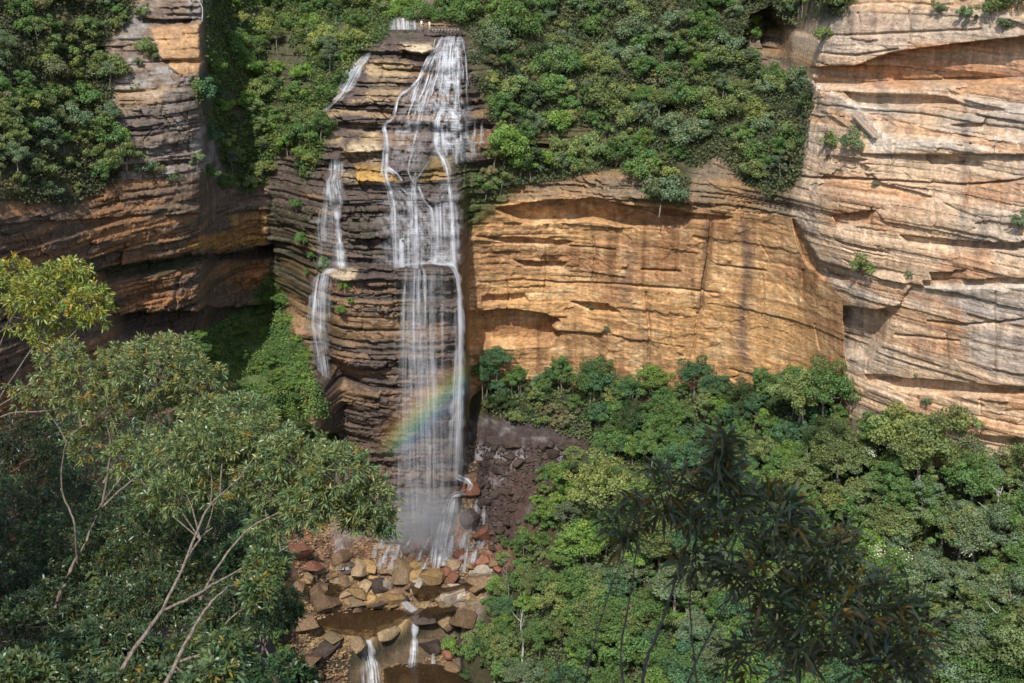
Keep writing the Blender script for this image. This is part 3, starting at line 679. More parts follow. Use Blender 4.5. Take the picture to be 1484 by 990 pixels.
TREES = []
spec = [ # rx, rz, clumps, per, leaf, crown centre height, trunk radius
 (3.0, 2.3, 15, 170, .42, 7.5, .20), (3.5, 2.6, 18, 160, .44, 8.5, .24), (2.5, 2.6, 13, 170, .40, 7.0, .17), (2.8, 1.8, 12, 170, .40, 8.0, .16),
 (3.9, 2.6, 20, 160, .46, 9.0, .26), (2.2, 3.0, 13, 170, .38, 7.6, .15), (3.2, 2.0, 13, 150, .40, 9.2, .18), (2.6, 2.2, 14, 200, .36, 6.0, .18)]
for k, (rx, rz, n, per, lf, cz, tr) in enumerate(spec):
    V_, T_, K_, cs_ = crown(40 + k, rx, rz * 1.25, int(n * 1.9), int(per * 1.75), lf * .74, shell=.4 if k % 2 else .55)
    V_ = V_ + [0, 0, cz]
    TREES.append((mesh_np('tree_crown', V_, T_, False, K_), trunk_mb(k, cz, tr, cs_, cz).mesh('tree_trunk', True), cz, rx, rz))
for cm, tm, *_ in TREES: cm.materials.append(M['leaf']); tm.materials.append(M['trunk'])

SHRUBS = []
for k, (rx, rz, n, per, lf) in enumerate([(1.6, 1.4, 9, 130, .30), (2.0, 1.5, 11, 130, .33), (1.3, 1.5, 8, 130, .28), (2.4, 1.5, 13, 120, .34), (1.8, 2.0, 10, 140, .32), (1.5, 1.0, 8, 120, .28)]):
    V_, T_, K_, cs_ = crown(80 + k, rx, rz, int(n * 1.7), int(per * 1.7), lf * .76, shell=.4)
    V_ = V_ + [0, 0, rz * .75]
    mb = trunk_mb(30 + k, 1, .07, cs_, rz * .75, .2)
    mt = mb.mesh('tmp'); nv = len(V_); tq = np.concatenate(mb.Q)
    me = mesh_np('shrub', np.concatenate([V_, np.concatenate(mb.V)]), [T_, tq + nv], False, np.concatenate([K_, np.concatenate(mb.C)]), mat_idx=np.concatenate([np.zeros(len(T_), int), np.ones(len(tq), int)]))
    bpy.data.meshes.remove(mt); me.materials.append(M['leaf']); me.materials.append(M['trunk']); SHRUBS.append((me, rx, rz))

HUES = {'dark green': (.085, .130, .055), 'blue-green': (.105, .200, .105), 'mid green': (.140, .230, .080), 'olive green': (.200, .250, .105),
        'bright green': (.195, .300, .080), 'yellow-green': (.275, .315, .115), 'grey-green': (.180, .240, .145), 'brownish green': (.215, .205, .120)}

HUES = {k: (v[0] * 1.03, v[1] * 1.02, v[2] * .95) for k, v in HUES.items()}

def in_poly(poly, x, y): return bool(pdist(poly, np.array([float(x)]), np.array([float(y)]))[0] > 0)
def sample(poly, spacing, r, jit=.48):
    P = np.asarray(poly, float); out = []; yy = P[:, 1].min(); row = 0
    while yy < P[:, 1].max():
        xx = P[:, 0].min() + (row % 2) * spacing * .5
        while xx < P[:, 0].max():
            a = xx + r.normal() * spacing * jit; b = yy + r.normal() * spacing * jit * .7
            if in_poly(poly, a, b): out.append((a, b))
            xx += spacing
        yy += spacing * .72; row += 1
    return out

REG = []   # (object, kind, region phrase, hue, px, size word) for the labels
def pick_hue(r, wts):
    k = list(wts); p = np.array([wts[q] for q in k], float); return k[int(r.choice(len(k), p=p / p.sum()))]
def put_tree(px, py, hue, scale, r, where, region, kind=None, label=None, zs=1.0, name='gum_tree'):
    k = r.integers(len(TREES)) if kind is None else kind; cm, tm, cz, rx, rz = TREES[k]
    base = where(px, py)
    o = empty(name, base + [0, 0, -.2]); o.rotation_euler = (0, 0, r.uniform(0, 6.28)); o.scale = (scale, scale, scale * zs)
    v = r.uniform(.85, 1.15); h = HUES[hue]
    a = bpy.data.objects.new('crown', cm); col.objects.link(a); a.parent = o; a.color = (h[0] * v, h[1] * v, h[2] * v, 1)
    b = bpy.data.objects.new('trunk', tm); col.objects.link(b); b.parent = o
    cx_, cy_ = proj(base + np.array([0, 0, cz * scale * zs]))
    tag(o, label, 'tree', None if label else {'gum_tree': 'gum trees of the gorge', 'rainforest_tree': 'dense trees at the foot of the orange wall', 'eucalypt': 'slim gums on the upper slopes'}[name]); 
    if not label: REG.append((o, 'tree', region, hue, float(cx_), float(cy_), scale * rx))
    return o
def put_shrub(px, py, hue, scale, r, where, region, kind=None, label=None, zs=1.0, name='shrub'):
    k = r.integers(len(SHRUBS)) if kind is None else kind; me, rx, rz = SHRUBS[k]
    base = where(px, py)
    o = bpy.data.objects.new(name, me); col.objects.link(o); o.location = base + [0, 0, -.15]; o.rotation_euler = (r.normal() * .1, r.normal() * .1, r.uniform(0, 6.28)); o.scale = (scale, scale, scale * zs)
    v = r.uniform(.82, 1.18); h = HUES[hue]; o.color = (h[0] * v, h[1] * v, h[2] * v, 1)
    tag(o, label, name.replace('_', ' '), None if label else {'shrub': 'cliff shrubs', 'fern_bush': 'ferny bushes of the bright green slope', 'bush': 'bushes on the creek banks', 'small_tree': 'small trees above the orange wall'}[name])
    if not label: REG.append((o, 'shrub', region, hue, float(px), float(py), scale * rx))
    return o

r = np.random.default_rng(3)
# forest in the gorge, right of the creek (points are where the trees stand)
FOREST = [(686,548),(760,542),(900,560),(1010,568),(1120,576),(1215,608),(1290,655),(1484,705),(1560,715),(1560,1085),(660,1085),(672,1040),(700,960),(724,900),(740,860),(760,800),(785,760),(815,700),(858,672),(852,640),(760,612),(706,600)]
def on_foot(px, py):
    Y = lookup(ZF, px, py)
    if py < 660: Y = min(Y, lookup(ZC, px, py, 1) - 2.5)
    return at(px, py, Y)
RAIN = [(682,548),(700,536),(800,544),(900,560),(1010,568),(1120,574),(1222,590),(1240,650),(1180,690),(1080,730),(960,760),(880,740),(850,720),(835,680),(870,664),(856,634),(770,606),(690,600)]
pts = sample(RAIN, 28, r); pts = sorted([pts[q] for q in r.permutation(len(pts))[:292]], key=lambda p: p[1])
for (x, y) in pts:
    h = pick_hue(r, {'blue-green': 4, 'mid green': 4, 'dark green': 1.2, 'bright green': 1.2, 'olive green': 1})
    put_tree(x, y, h, r.uniform(.62, .98), r, lambda a, b: on_foot(a, b) - [0, 0, 1.6], 'below the orange wall' if x < 1080 else 'by the cliff corner', zs=r.uniform(.75, 1.1), name='rainforest_tree')
GUMS = [(815,700),(900,770),(1080,735),(1180,695),(1240,655),(1290,655),(1484,705),(1560,715),(1560,1085),(660,1085),(672,1040),(700,960),(724,900),(740,860),(760,800),(785,760)]
pts = sample(GUMS, 37, r); pts = sorted([pts[q] for q in r.permutation(len(pts))[:275]], key=lambda p: p[1])
for (x, y) in pts:
    if x > 1200 and y < 800: h = pick_hue(r, {'olive green': 3, 'mid green': 3, 'grey-green': 2.5, 'yellow-green': 1.2, 'brownish green': .5}); reg = 'below the pale cliff at right'
    elif x > 1330: h = pick_hue(r, {'olive green': 3, 'grey-green': 3, 'mid green': 3, 'brownish green': .7}); reg = 'on the slope at the lower right corner'
    elif x < 900: h = pick_hue(r, {'mid green': 4, 'bright green': 1.5, 'olive green': 2, 'grey-green': 1, 'yellow-green': .8, 'blue-green': 1}); reg = 'on the bank right of the rocky creek'
    else: h = pick_hue(r, {'mid green': 4, 'blue-green': 1.5, 'olive green': 2, 'grey-green': 1, 'bright green': 1}); reg = 'behind the dark foreground shrub'
    put_tree(x, y, h, r.uniform(.8, 1.4) * (.8 if x < 780 and y > 780 else 1), r, lambda a, b: on_foot(a, b) - [0, 0, 1.5], reg, zs=r.uniform(.72, 1.0))
LEFTF = [(300,600),(400,600),(470,640),(480,700),(430,760),(400,790),(330,800),(250,790),(250,640)]
for (x, y) in sorted(sample(LEFTF, 38, r), key=lambda p: p[1]):
    put_tree(x, y, pick_hue(r, {'mid green': 3, 'dark green': 1, 'olive green': 2}), r.uniform(.8, 1.1), r, on_floor, 'left of the main fall, below the left cliff', zs=.7, name='rainforest_tree' if False else 'gum_tree') if r.random() < .55 else None
put_tree(868, 800, 'yellow-green', 1.55, r, on_floor, '', 4, 'large rounded yellow-green gum tree right of the dark wet rock slope')
put_tree(808, 742, 'bright green', 1.0, r, on_floor, '', 5, 'narrow bright green tree at the right edge of the dark rock slope')
put_tree(886, 606, 'yellow-green', .82, r, on_floor, '', 7, 'small lime green tree standing out against the blue-green trees below the orange wall')
put_tree(1155, 652, 'olive green', 1.35, r, on_floor, '', 1, 'tall open-crowned gum with visible trunk against the foot of the orange cliff')
put_tree(1190, 640, 'mid green', 1.2, r, on_floor, '', 4, 'broad gum tree at the corner where the orange wall meets the pale cliff')
put_tree(1265, 690, 'mid green', 1.15, r, on_floor, '', 0, 'rounded gum tree in the dark gap at the foot of the pale cliff')
put_tree(1385, 690, 'olive green', 1.3, r, on_floor, '', 1, 'broad gum tree reaching highest against the foot of the pale cliff')
# bushes on the banks
BANKS = [[(790,668),(850,655),(860,690),(820,730),(790,790),(765,800),(772,740)], [(395,560),(470,560),(490,620),(480,680),(440,640),(380,620),(300,600),(300,560)], [(655,930),(700,880),(735,850),(740,900),(700,1000),(650,1040)], [(395,820),(430,850),(420,900),(395,990),(380,1040),(330,1000),(330,850)], [(690,588),(850,598),(850,628),(760,612),(700,605)], [(728,800),(765,740),(800,700),(800,780),(770,850),(735,900),(700,960),(690,930),(715,860)]]
for k, pl in enumerate(BANKS):
    for (x, y) in sample(pl, 24 if k != 1 else 27, r):
        h = pick_hue(r, {'mid green': 3, 'olive green': 2, 'bright green': 1.5, 'dark green': 1} if k != 4 else {'olive green': 3, 'brownish green': 2, 'bright green': 1})
        put_shrub(x, y, h, r.uniform(.8, 1.35), r, on_floor, ['beside the dark scree', 'on the bank left of the main fall', 'on the right bank of the creek', 'on the left bank of the creek', 'above the dark wet ledge', 'on the right bank of the creek'][k], name='bush')
# slopes above the cliffs: small trees and shrubs
def slope(poly, sp, wts, reg, tree_frac, smin, smax):
    for (x, y) in sorted(sample(poly, sp, r), key=lambda p: p[1]):
        if y < -22: continue
        h = pick_hue(r, wts)
        if tree_frac: put_shrub(x, y, h, r.uniform(smin, smax), r, on_cliff, reg, name='small_tree', zs=r.uniform(.85, 1.25))
        else: put_shrub(x, y, h, r.uniform(smin, smax), r, on_cliff, reg)
slope([(300,-50),(590,-50),(575,22),(548,62),(520,90),(485,140),(468,175),(474,205),(455,235),(440,262),(420,220),(398,235),(383,270),(352,280),(326,240),(305,180),(285,120),(300,100)], 31, {'bright green': 4, 'mid green': 3, 'yellow-green': 1.5, 'dark green': .8, 'olive green': 1}, 'on the slope left of the upper falls', 0, 1.0, 1.6)
slope([(-40,-50),(205,-50),(188,20),(150,62),(165,120),(158,200),(172,258),(100,292),(-40,285)], 32, {'olive green': 4, 'mid green': 2.5, 'grey-green': 2, 'brownish green': 1, 'yellow-green': 1}, 'on the slope at the upper left corner', 0, 1.0, 1.6)
slope([(600,-50),(1230,-50),(1225,15),(1168,32),(1120,0),(1090,45),(1100,110),(1175,135),(1165,195),(1158,250),(1118,282),(1085,258),(1040,222),(1000,245),(985,290),(935,285),(925,235),(860,248),(790,262),(730,270),(702,300),(685,270),(735,240),(722,190),(700,130),(680,60),(668,25)], 30, {'olive green': 3, 'mid green': 3, 'grey-green': 2.5, 'dark green': .8, 'brownish green': .6, 'bright green': .5, 'yellow-green': .6}, 'on the slope above the orange wall', 1, .95, 1.95)
for (x, y, h) in [(300,210,'blue-green'), (290,150,'blue-green'), (738,225,'bright green'), (765,240,'bright green'), (800,250,'bright green'), (820,245,'mid green')]:
    put_shrub(x, y, h, 1.7, r, on_cliff, 'at the edge of the upper falls' if x > 600 else 'beside the rock tower at left')
for pl, n_, reg in ((VEG_B, 16, 'left of the upper falls'), (VEG_C, 34, 'above the orange wall'), (VEG_A, 14, 'at upper left')):
    pp = [p for p in sample(pl, 26, r) if 10 < p[1] < 275 and p[0] > 5]
    for q in r.permutation(len(pp))[:n_]: put_tree(pp[q][0], pp[q][1], pick_hue(r, {'olive green': 3, 'grey-green': 2, 'mid green': 2}), r.uniform(.42, .72), r, on_cliff, reg, kind=int(r.choice([1, 3, 5, 6])), zs=r.uniform(.7, .95), name='eucalypt')
for k, x in enumerate(range(556, 690, 13)):
    put_shrub(x, (20 if x < 602 else 31) - (k % 2) * 7, pick_hue(r, {'mid green': 2, 'bright green': 2, 'olive green': 1}), r.uniform(1.3, 1.9), r, on_cliff, 'behind the top of the falls')
for (x, y, h, sc) in [(150,100,'olive green',1.0), (175,104,'grey-green',.9), (200,98,'grey-green',.8), (222,88,'olive green',1.0), (160,170,'grey-green',1.0), (170,200,'olive green',1.1), (182,232,'olive green',1.3), (205,246,'grey-green',1.1), (230,252,'brownish green',1.0), (150,250,'olive green',1.5), (255,262,'grey-green',.8), (285,240,'grey-green',1.1), (300,262,'mid green',1.4), (325,275,'mid green',1.3), (180,40,'olive green',1.2), (205,22,'olive green',.9), (130,60,'olive green',1.3), (195,130,'grey-green',.5), (215,78,'olive green',1.0)]:
    put_shrub(x, y, h, sc, r, on_cliff, 'on the ledges of the rock tower at left')
for (x, y, sc, k, lb) in [(1253, 395, 1.35, 1, 'light green bush with bare stems on the ledge halfway up the pale cliff'), (1335, 552, 1.2, 4, 'small round bush growing from a crack low in the pale cliff'), (1342, 583, .7, 5, 'tiny dark bush hanging below the round bush low in the pale cliff'),
        (1204, 214, 1.25, 1, 'grey-green bush left of the stairs on the pale cliff ledge'), (1236, 214, 1.25, 3, 'bush nearest the foot of the stairs on the cliff ledge'), (1475, 325, .9, 0, 'small bush on the ledge at the right edge of the photo'),
        (855, 447, .55, 5, 'small tuft of green in a hollow of the orange wall'), (880, 478, .55, 2, 'small dark bush near the foot of the orange wall, left part'), (960, 295, 2.0, 3, 'broad drooping bush overhanging the orange wall'),
        (1435, 22, 1.3, 1, 'green bush near the top of the pale cliff at right'), (1360, 18, .8, 0, 'small bush above the pale grey block at top right'), (1150, 20, 1.2, 0, 'bush above the dark cave at top right'), (1400, 30, 1.1, 2, 'left one of the bushes in the notch at the top right'), (1455, 40, 1.0, 5, 'lowest bush on the ledge at the top right corner'), (1475, 12, 1.3, 3, 'bush in the top right corner'), (1225, 12, 1.2, 1, 'bush at the top edge above the pale grey block'), (1268, 268, .5, 5, 'tiny tuft on a seam of the pale cliff, below the ledge path'), (1315, 400, .5, 2, 'tiny tuft right of the light green bush on the pale cliff'), (1195, 60, 1.0, 4, 'bush at the left end of the long overhang, top right'), (1172, 585, .6, 2, None)]:
    if lb: put_shrub(x, y, 'olive green' if k in (1, 4) else 'grey-green', sc, r, lambda a, b: on_cliff(a, b) + np.array([0, -.4, 0]), '', k, lb)
for (x, y) in [(500, 420), (508, 440), (498, 452), (455, 375), (440, 350), (430, 300), (445, 395), (470, 385)]:
    put_shrub(x, y, 'mid green' if x < 490 else 'bright green', r.uniform(.45, .8), r, lambda a, b: on_cliff(a, b) + np.array([0, -.3, 0]), 'clinging to the waterfall cliff')
# bright fern slope left of the buttress
for (x, y) in sample([(395,385),(420,450),(440,515),(470,560),(480,610),(440,590),(350,530),(270,510),(262,492),(300,488),(360,462),(385,430)], 21, r):
    put_shrub(x, y, pick_hue(r, {'bright green': 3, 'mid green': 3}), r.uniform(.6, 1.25), r, on_cliff, 'on the fern slope left of the falls', zs=.7, name='fern_bush')

# ground cover between the bushes: uncountable leaf sprays
def cover(name, polys, per_px, fn, hue, smin, smax, seed, label):
    r = np.random.default_rng(seed); P = []
    for poly in polys:
        p = np.asarray(poly, float); ar = (np.ptp(p[:, 0])) * (np.ptp(p[:, 1])); n = int(ar * per_px)
        q = r.uniform([p[:, 0].min(), p[:, 1].min()], [p[:, 0].max(), p[:, 1].max()], (n, 2)); q = q[pdist(poly, q[:, 0], q[:, 1]) > 0]; P.append(q)
    q = np.concatenate(P); nz = fbm(q[:, 0] * .03, q[:, 1] * .04, 0 * q[:, 0], seed, 3); q = q[nz > -.22]
    zb = ZC if fn == 'c' else ZF
    i = ((q[:, 0] - GX0) / G).astype(int).clip(0, zb.shape[1] - 1); j = ((q[:, 1] - GY0) / G).astype(int).clip(0, zb.shape[0] - 1)
    Y = zb[j, i]; ok = Y < 1e8; q = q[ok]; W = at(q[:, 0], q[:, 1], Y[ok]); n = len(q)
    W = W + np.stack([r.normal(size=n) * .4, -np.abs(r.normal(size=n)) * .4, np.abs(r.normal(size=n)) * .5], -1)
    nr = r.normal(size=(n, 3)) * .6 + [-.1, -.45, .7]; nr /= np.linalg.norm(nr, axis=1)[:, None]
    big_ = vn(q[:, 0] * .06, q[:, 1] * .09, 0 * q[:, 0], seed + 3)
    tint = (r.uniform(.6, 1.35, n) * (1 + .3 * big_))[:, None] * np.array([1, 1, 1.]) * (1 + big_[:, None] * np.array([.2, 0, -.1]))
    v, t, k = leaf_cards(W, nr, r.uniform(smin, smax, n), np.clip(tint, .2, 2), r, .8)
    o = link(name, mesh_np(name, v, t, False, k), M['leaf']); o.color = (*hue, 1); tag(o, label, 'ground cover', kind='stuff')
cover('undergrowth', [VEG_A], .55, 'c', (.115, .125, .062), .25, .6, 1, 'low olive scrub covering the slope at the upper left')
cover('undergrowth', [VEG_B], .6, 'c', (.12, .18, .055), .25, .6, 2, 'low bright green scrub left of the upper falls')
cover('undergrowth', [VEG_C], .55, 'c', (.105, .13, .062), .25, .6, 3, 'low scrub covering the slope above the orange wall')
cover('ferns', [FERN], .9, 'c', (.15, .24, .07), .22, .5, 4, 'bright green ferns in the recess left of the falls')
cover('undergrowth', [[(-120,600),(300,560),(400,640),(400,760),(420,860),(390,1000),(-120,1000)]], .12, 'f', (.09, .13, .05), .5, 1.2, 6, 'undergrowth on the gorge floor below the left cliff')
cover('undergrowth', [FOREST, BANKS[1], BANKS[3]], .32, 'f', (.12, .17, .07), .3, .7, 5, 'dark undergrowth between the trees of the gorge')

# ------------------------------------------------------------------ water
M['fall'] = water_mat('falling_water', 2.2, .36, .62, .95, .07)
M['veil'] = water_mat('spray_veil', 1.5, .41, .68, .92, .014, (.80, .83, .90), .02)
class Rib:
    def __init__(s): s.V = []; s.Q = []; s.C = []; s.U = []; s.n = 0
    def add(s, pts, wd, dens=1.0, free=None, lift=.35, soft=1.0, seed=0, fade=(.04, .06), cross=7):
        P = np.asarray(pts, float); seg = np.concatenate([[0], np.cumsum(np.hypot(*np.diff(P, axis=0).T))]); n = max(4, int(seg[-1] / 3.0))
        t = np.linspace(0, seg[-1], n); x = pchip(seg, P[:, :1], t)[:, 0]; y = pchip(seg, P[:, 1:2], t)[:, 0]
        W = np.interp(t, np.linspace(0, seg[-1], len(wd)), wd) * (1 + .38 * vn(t * .11 + seed, 0 * t, 0 * t, 5))
        if free is not None: Yf = np.interp(t, np.linspace(0, seg[-1], len(free)), free)
        u = np.linspace(-1, 1, cross); V = []; ro = random.random() * 100; rv = random.random() * 50
        tx = np.gradient(x); ty = np.gradient(y); L_ = np.hypot(tx, ty) + 1e-6
        for k in range(n):
            nx, ny = ty[k] / L_[k], -tx[k] / L_[k]
            if abs(nx) > .6: nx, ny = math.copysign(1, nx), 0
            for a in u:
                px, py = x[k] + nx * a * W[k] / 2, y[k] + ny * a * W[k] / 2
                if free is not None: Y = Yf[k] - .5 * math.cos(a * 1.4)
                else:
                    Y = min(lookup(ZC, px, py, 2), lookup(ZF, px, py, 1) if py > 690 else 1e9) - lift
                V.append(at(px, py, Y)); 
                f = min(1, (k / n) / fade[0], (1 - k / n) / fade[1]) if n > 4 else 1
                s.C.append([dens * max(0, f), max(0, 1 - abs(a) ** 2.2) ** soft, 0]); s.U.append([ro + a * W[k] / 2 / 7.6, rv + t[k] / 7.6])
        s.V += V; i = np.arange(n - 1)[:, None] * cross + np.arange(cross - 1)[None] + s.n
        s.Q.append(np.stack([i, i + 1, i + cross + 1, i + cross], -1).reshape(-1, 4)); s.n += n * cross
    def build(s, name, mat, parent=None):
        return link(name, mesh_np(name, np.array(s.V), np.concatenate(s.Q), True, np.array(s.C), np.array(s.U)), M[mat], parent)

wf = empty('waterfall', (0, 0, 0)); tag(wf, 'main waterfall pouring down the full height of the cliff in the middle', 'waterfall')
R1 = Rib()
R1.add([(643,50),(633,70),(600,123),(577,143),(570,170),(557,183),(560,207),(558,247),(565,277),(570,307),(571,338)], [5,10,7,6,5,6,10,14,11,10,12], 1.15)
R1.add([(650,52),(647,70),(645,110),(642,150),(633,180),(633,210),(647,240),(653,283),(655,330),(656,384)], [10,10,9,11,9,12,8,8,8,8], 1.3)
R1.add([(605,140),(607,167),(600,207),(592,247),(600,267)], [4,4,4,5,5], .65)
R1.add([(623,232),(612,248),(602,262)], [3,4,5], .7); R1.add([(603,248),(600,262),(598,277),(600,310),(600,340)], [5,10,14,20,26], 1.0)
R1.add([(606,268),(617,293),(626,304),(628,330),(629,382)], [5,6,7,12,16], .9)
R1.add([(560,183),(556,186),(558,192)], [6,8,6], 1.2); R1.add([(560,240),(566,247),(572,252)], [6,14,8], 1.3)
R1.add([(572,246),(582,262)], [4,4], .8)
for q in range(48):       # the fan of thin runnels over the slabs
    a = random.uniform(0, 1); x0 = 632 + a * 38; y0 = random.uniform(52, 120); ln = random.uniform(25, 75)
    dx = (a - .75) * .55
    R1.add([(x0 + dx * (y0 - 52), y0), (x0 + dx * (y0 - 52 + ln * .5) + random.uniform(-3, 3), y0 + ln * .5), (x0 + dx * (y0 - 52 + ln), y0 + ln)], [1.5, random.uniform(1.5, 5.5), 2], random.uniform(.5, 1.3), cross=4)
R1.add([(663,66),(665,100),(665,133),(667,160),(675,178),(676,204)], [8,9,7,9,8,8], .95)
for q in range(16):
    x0 = random.uniform(640, 702); y0 = random.choice([176, 190, 209, 209]); R1.add([(x0, y0), (x0 + random.uniform(-1, 2), y0 + random.uniform(14, 34))], [random.uniform(3, 8), random.uniform(3, 9)], random.uniform(.5, .95), cross=4)
R1.add([(640,209),(670,208),(703,207)], [5,4,3], .85, cross=4)
for q in range(14):
    x0 = random.uniform(585, 640); y0 = random.uniform(128, 200); R1.add([(x0, y0), (x0 - 2, y0 + 16)], [4, 6], .5, cross=4)
R1.build('cascade', 'fall', wf)
M['riffle'] = water_mat('broken_water', 1.0, .40, .62, 1.0, .55)
Ra = Rib()
Ra.add([(655,50),(650,85),(645,130),(652,180),(660,236)], [30,44,62,66,74], .95, lift=.3, seed=3, cross=21, fade=(.02, .12))
Ra.add([(612,118),(600,160),(590,205),(590,250)], [30,56,60,56], .45, lift=.3, seed=6, cross=15, fade=(.1, .1))
Ra.add([(575,262),(590,285),(600,330),(605,384)], [60,90,110,120], .55, lift=.35, seed=8, cross=21, fade=(.1, .05))
Ra.add([(650,250),(648,300),(650,384)], [40,50,44], .5, lift=.35, seed=8, cross=13, fade=(.1, .05))
Ra.build('thin_sheet', 'riffle', wf)
R2 = Rib()
R2.add([(585,330),(585,345),(586,388)], [34,52,56], 1.25, free=[224.2,221.5,221], seed=2, cross=11)
R2.add([(571,300),(572,345),(574,390)], [14,18,18], 1.1, free=[224,221.5,220.5]); R2.add([(604,300),(606,345),(606,390)], [16,18,18], .9, free=[224,221,220.3])
R2.add([(640,292),(641,340),(643,386)], [36,46,50], .85, free=[226,222,221.2], cross=9); R2.add([(654,290),(657,330),(659,386)], [12,15,16], 1.0, free=[226,222,221])
R2.build('upper_curtain', 'veil', wf)
R3 = Rib()
R3.add([(607,386),(606,480),(611,600),(612,700),(608,800)], [58,62,70,78,84], .52, free=[219,215.5,215,215,216], seed=4, cross=15, fade=(.05, .25))
R3.add([(625,386),(628,500),(632,640),(630,760)], [80,84,80,78], .14, free=[218,214.5,214,214.5], seed=9, cross=13, fade=(.06, .3))
R3.add([(650,383),(661,400),(667,460),(666,560),(662,700)], [5,9,13,16,20], 1.0, free=[220.5,217.5,215.4,214.6,216], seed=15, fade=(.03,.12))
R3.add([(640,383),(655,385),(664,415),(666,500),(662,600),(659,712)], [10,14,17,24,28,34], 1.15, free=[220.5,218.5,216,214.8,214.5,219], seed=5, fade=(.03, .12))
R3.add([(598,386),(594,500),(592,640),(600,790)], [22,28,36,46], .5, free=[218.5,214.8,214.2,215.5], fade=(.05, .2))
for q in range(9):
    x0 = random.uniform(582, 650); y0 = random.uniform(390, 480); y1 = random.uniform(620, 790); dx = (x0 - 612) * .35
    R3.add([(x0, y0), (x0 + dx * .5, (y0 + y1) / 2), (x0 + dx, y1)], [5, random.uniform(9, 20), random.uniform(14, 30)], random.uniform(.4, .8), free=[215.2, 214.2, 214.6], seed=q, fade=(.15, .4), cross=5)
R3.build('lower_curtain', 'veil', wf)
R4 = Rib()
R4.add([(612,386),(616,400),(617,450),(620,560),(623,640),(622,745)], [5,5,4,5,6,8], 1.0, free=[218.8,216,214.6,214,213.8,214], fade=(.02, .3))
R4.add([(588,388),(585,450),(584,540)], [6,7,9], .6, free=[218.8,215.2,214.6], fade=(.02,.5)); R4.add([(608,388),(609,470),(612,600)], [5,6,8], .6, free=[218.8,215.2,214.4], fade=(.02,.5)); R4.add([(640,388),(641,460),(643,580)], [4,6,8], .4, free=[218.8,215.2,214.4], fade=(.02,.5))
R4.add([(601,386),(600,450),(602,560)], [8,9,9], .55, free=[218.8,215.4,214.6], fade=(.02, .5))
R4.add([(575,386),(620,381),(655,384)], [4,5,5], .9, lift=.4, cross=4)
R4.add([(664,400),(668,500),(664,620),(660,700)], [6,7,8,10], .6, free=[216.5,214.4,214.2,215], fade=(.02, .3))
R4.build('bright_strand', 'fall', wf)
R5 = Rib()
R5.add([(660,690),(676,698),(682,704),(676,712),(655,720),(646,742),(638,775),(631,824)], [12,10,8,9,10,15,18,15], 1.9, lift=1.3)
R5.add([(660,722),(655,750),(648,780),(642,820)], [12,18,22,18], 1.0, lift=1.0); R5.add([(655,775),(653,800),(652,832)], [8,8,7], 1.0, lift=.5)
R5.add([(682,725),(681,760),(676,800),(672,830)], [6,6,7,7], .7, lift=.5); R5.add([(702,730),(701,760)], [5,6], .8); R5.add([(692,722),(691,752)], [8,8], .5)
for q in range(60):
    x0 = random.uniform(545, 705); y0 = random.uniform(770, 812); R5.add([(x0, y0), (x0 - random.uniform(2, 9), y0 + random.uniform(12, 26))], [4, random.uniform(5, 11)], random.uniform(.5, 1.0), lift=.5, cross=4)
R5.build('base_cascade', 'fall', wf)

wl_ = empty('waterfall', (0, 0, 0)); tag(wl_, 'thin side waterfall left of the main one, dropping past a pale ledge', 'waterfall')
R6 = Rib()
R6.add([(487,230),(487,252),(483,262),(486,283),(489,320),(492,350),(496,390)], [20,20,28,12,10,14,18], 1.15); R6.add([(474,262),(472,300)], [9,10], .7); R6.add([(470,300),(466,330),(468,350)], [14,16,18], .5)
R6.add([(466,302),(480,301),(496,302)], [4,4,3], .8, cross=4); R6.add([(446,322),(466,321),(478,323)], [3,4,3], .5, cross=4)
R6.build('upper_stream', 'fall', wl_)
R7 = Rib()
R7.add([(480,300),(478,345),(476,386)], [26,34,40], .35, free=[226.5,224.5,224])
R7.add([(488,391),(476,393),(467,399)], [8,10,8], 1.1, lift=.5, cross=5)
R7.add([(467,395),(462,420),(459,463),(464,517),(474,600)], [20,24,24,22,18], 1.25, free=[221.6,221,221.5,223,226], fade=(.03, .4))
R7.add([(474,396),(470,440),(472,520)], [16,20,22], .7, free=[221.4,220.8,222], fade=(.03, .4)); R7.build('lower_stream', 'fall', wl_)
def small_fall(rows, label, mat='fall'):
    Rb = Rib()
    for a in rows: Rb.add(*a[0], **a[1])
    o = Rb.build('waterfall', mat); tag(o, label, 'waterfall'); return o
small_fall([(([(535,76),(517,97),(503,123),(493,140),(470,161)], [10,20,22,12,8], 1.05), {}), (([(520,90),(512,118),(500,134)], [14,14,10], .8), {})], 'narrow slanting cascade disappearing into the bushes at upper left of the falls')
small_fall([(([(585,24),(585,30),(586,43)], [34,36,38], 1.1), dict(lift=.5, cross=9, fade=(.01, .05)))], 'small wide waterfall at the very top, behind the two standing people')
small_fall([(([(533,926),(536,945),(541,975),(544,1010)], [12,16,20,22], 1.5), dict(lift=.5, fade=(.02, .05))), (([(526,930),(527,960),(528,990)], [6,8,9], .8), dict(lift=.4))], 'left one of the two little falls at the bottom edge, dropping off the mossy ledge')
small_fall([(([(603,896),(601,912),(600,945),(597,972)], [12,9,12,15], 1.5), dict(lift=.5, fade=(.02, .05))), (([(628,945),(628,962)], [5,6], .8), {})], 'right one of the two little falls at the bottom, beside a dark boulder')
small_fall([(([(582,869),(590,878),(601,888)], [16,18,14], 1.3), dict(lift=.5))], 'short white spill between two golden pools in the creek')
small_fall([(([(490,780),(492,800),(498,826)], [12,16,20], .9), dict(lift=.6))], 'white trickle at the left foot of the falls below the overhanging branches')

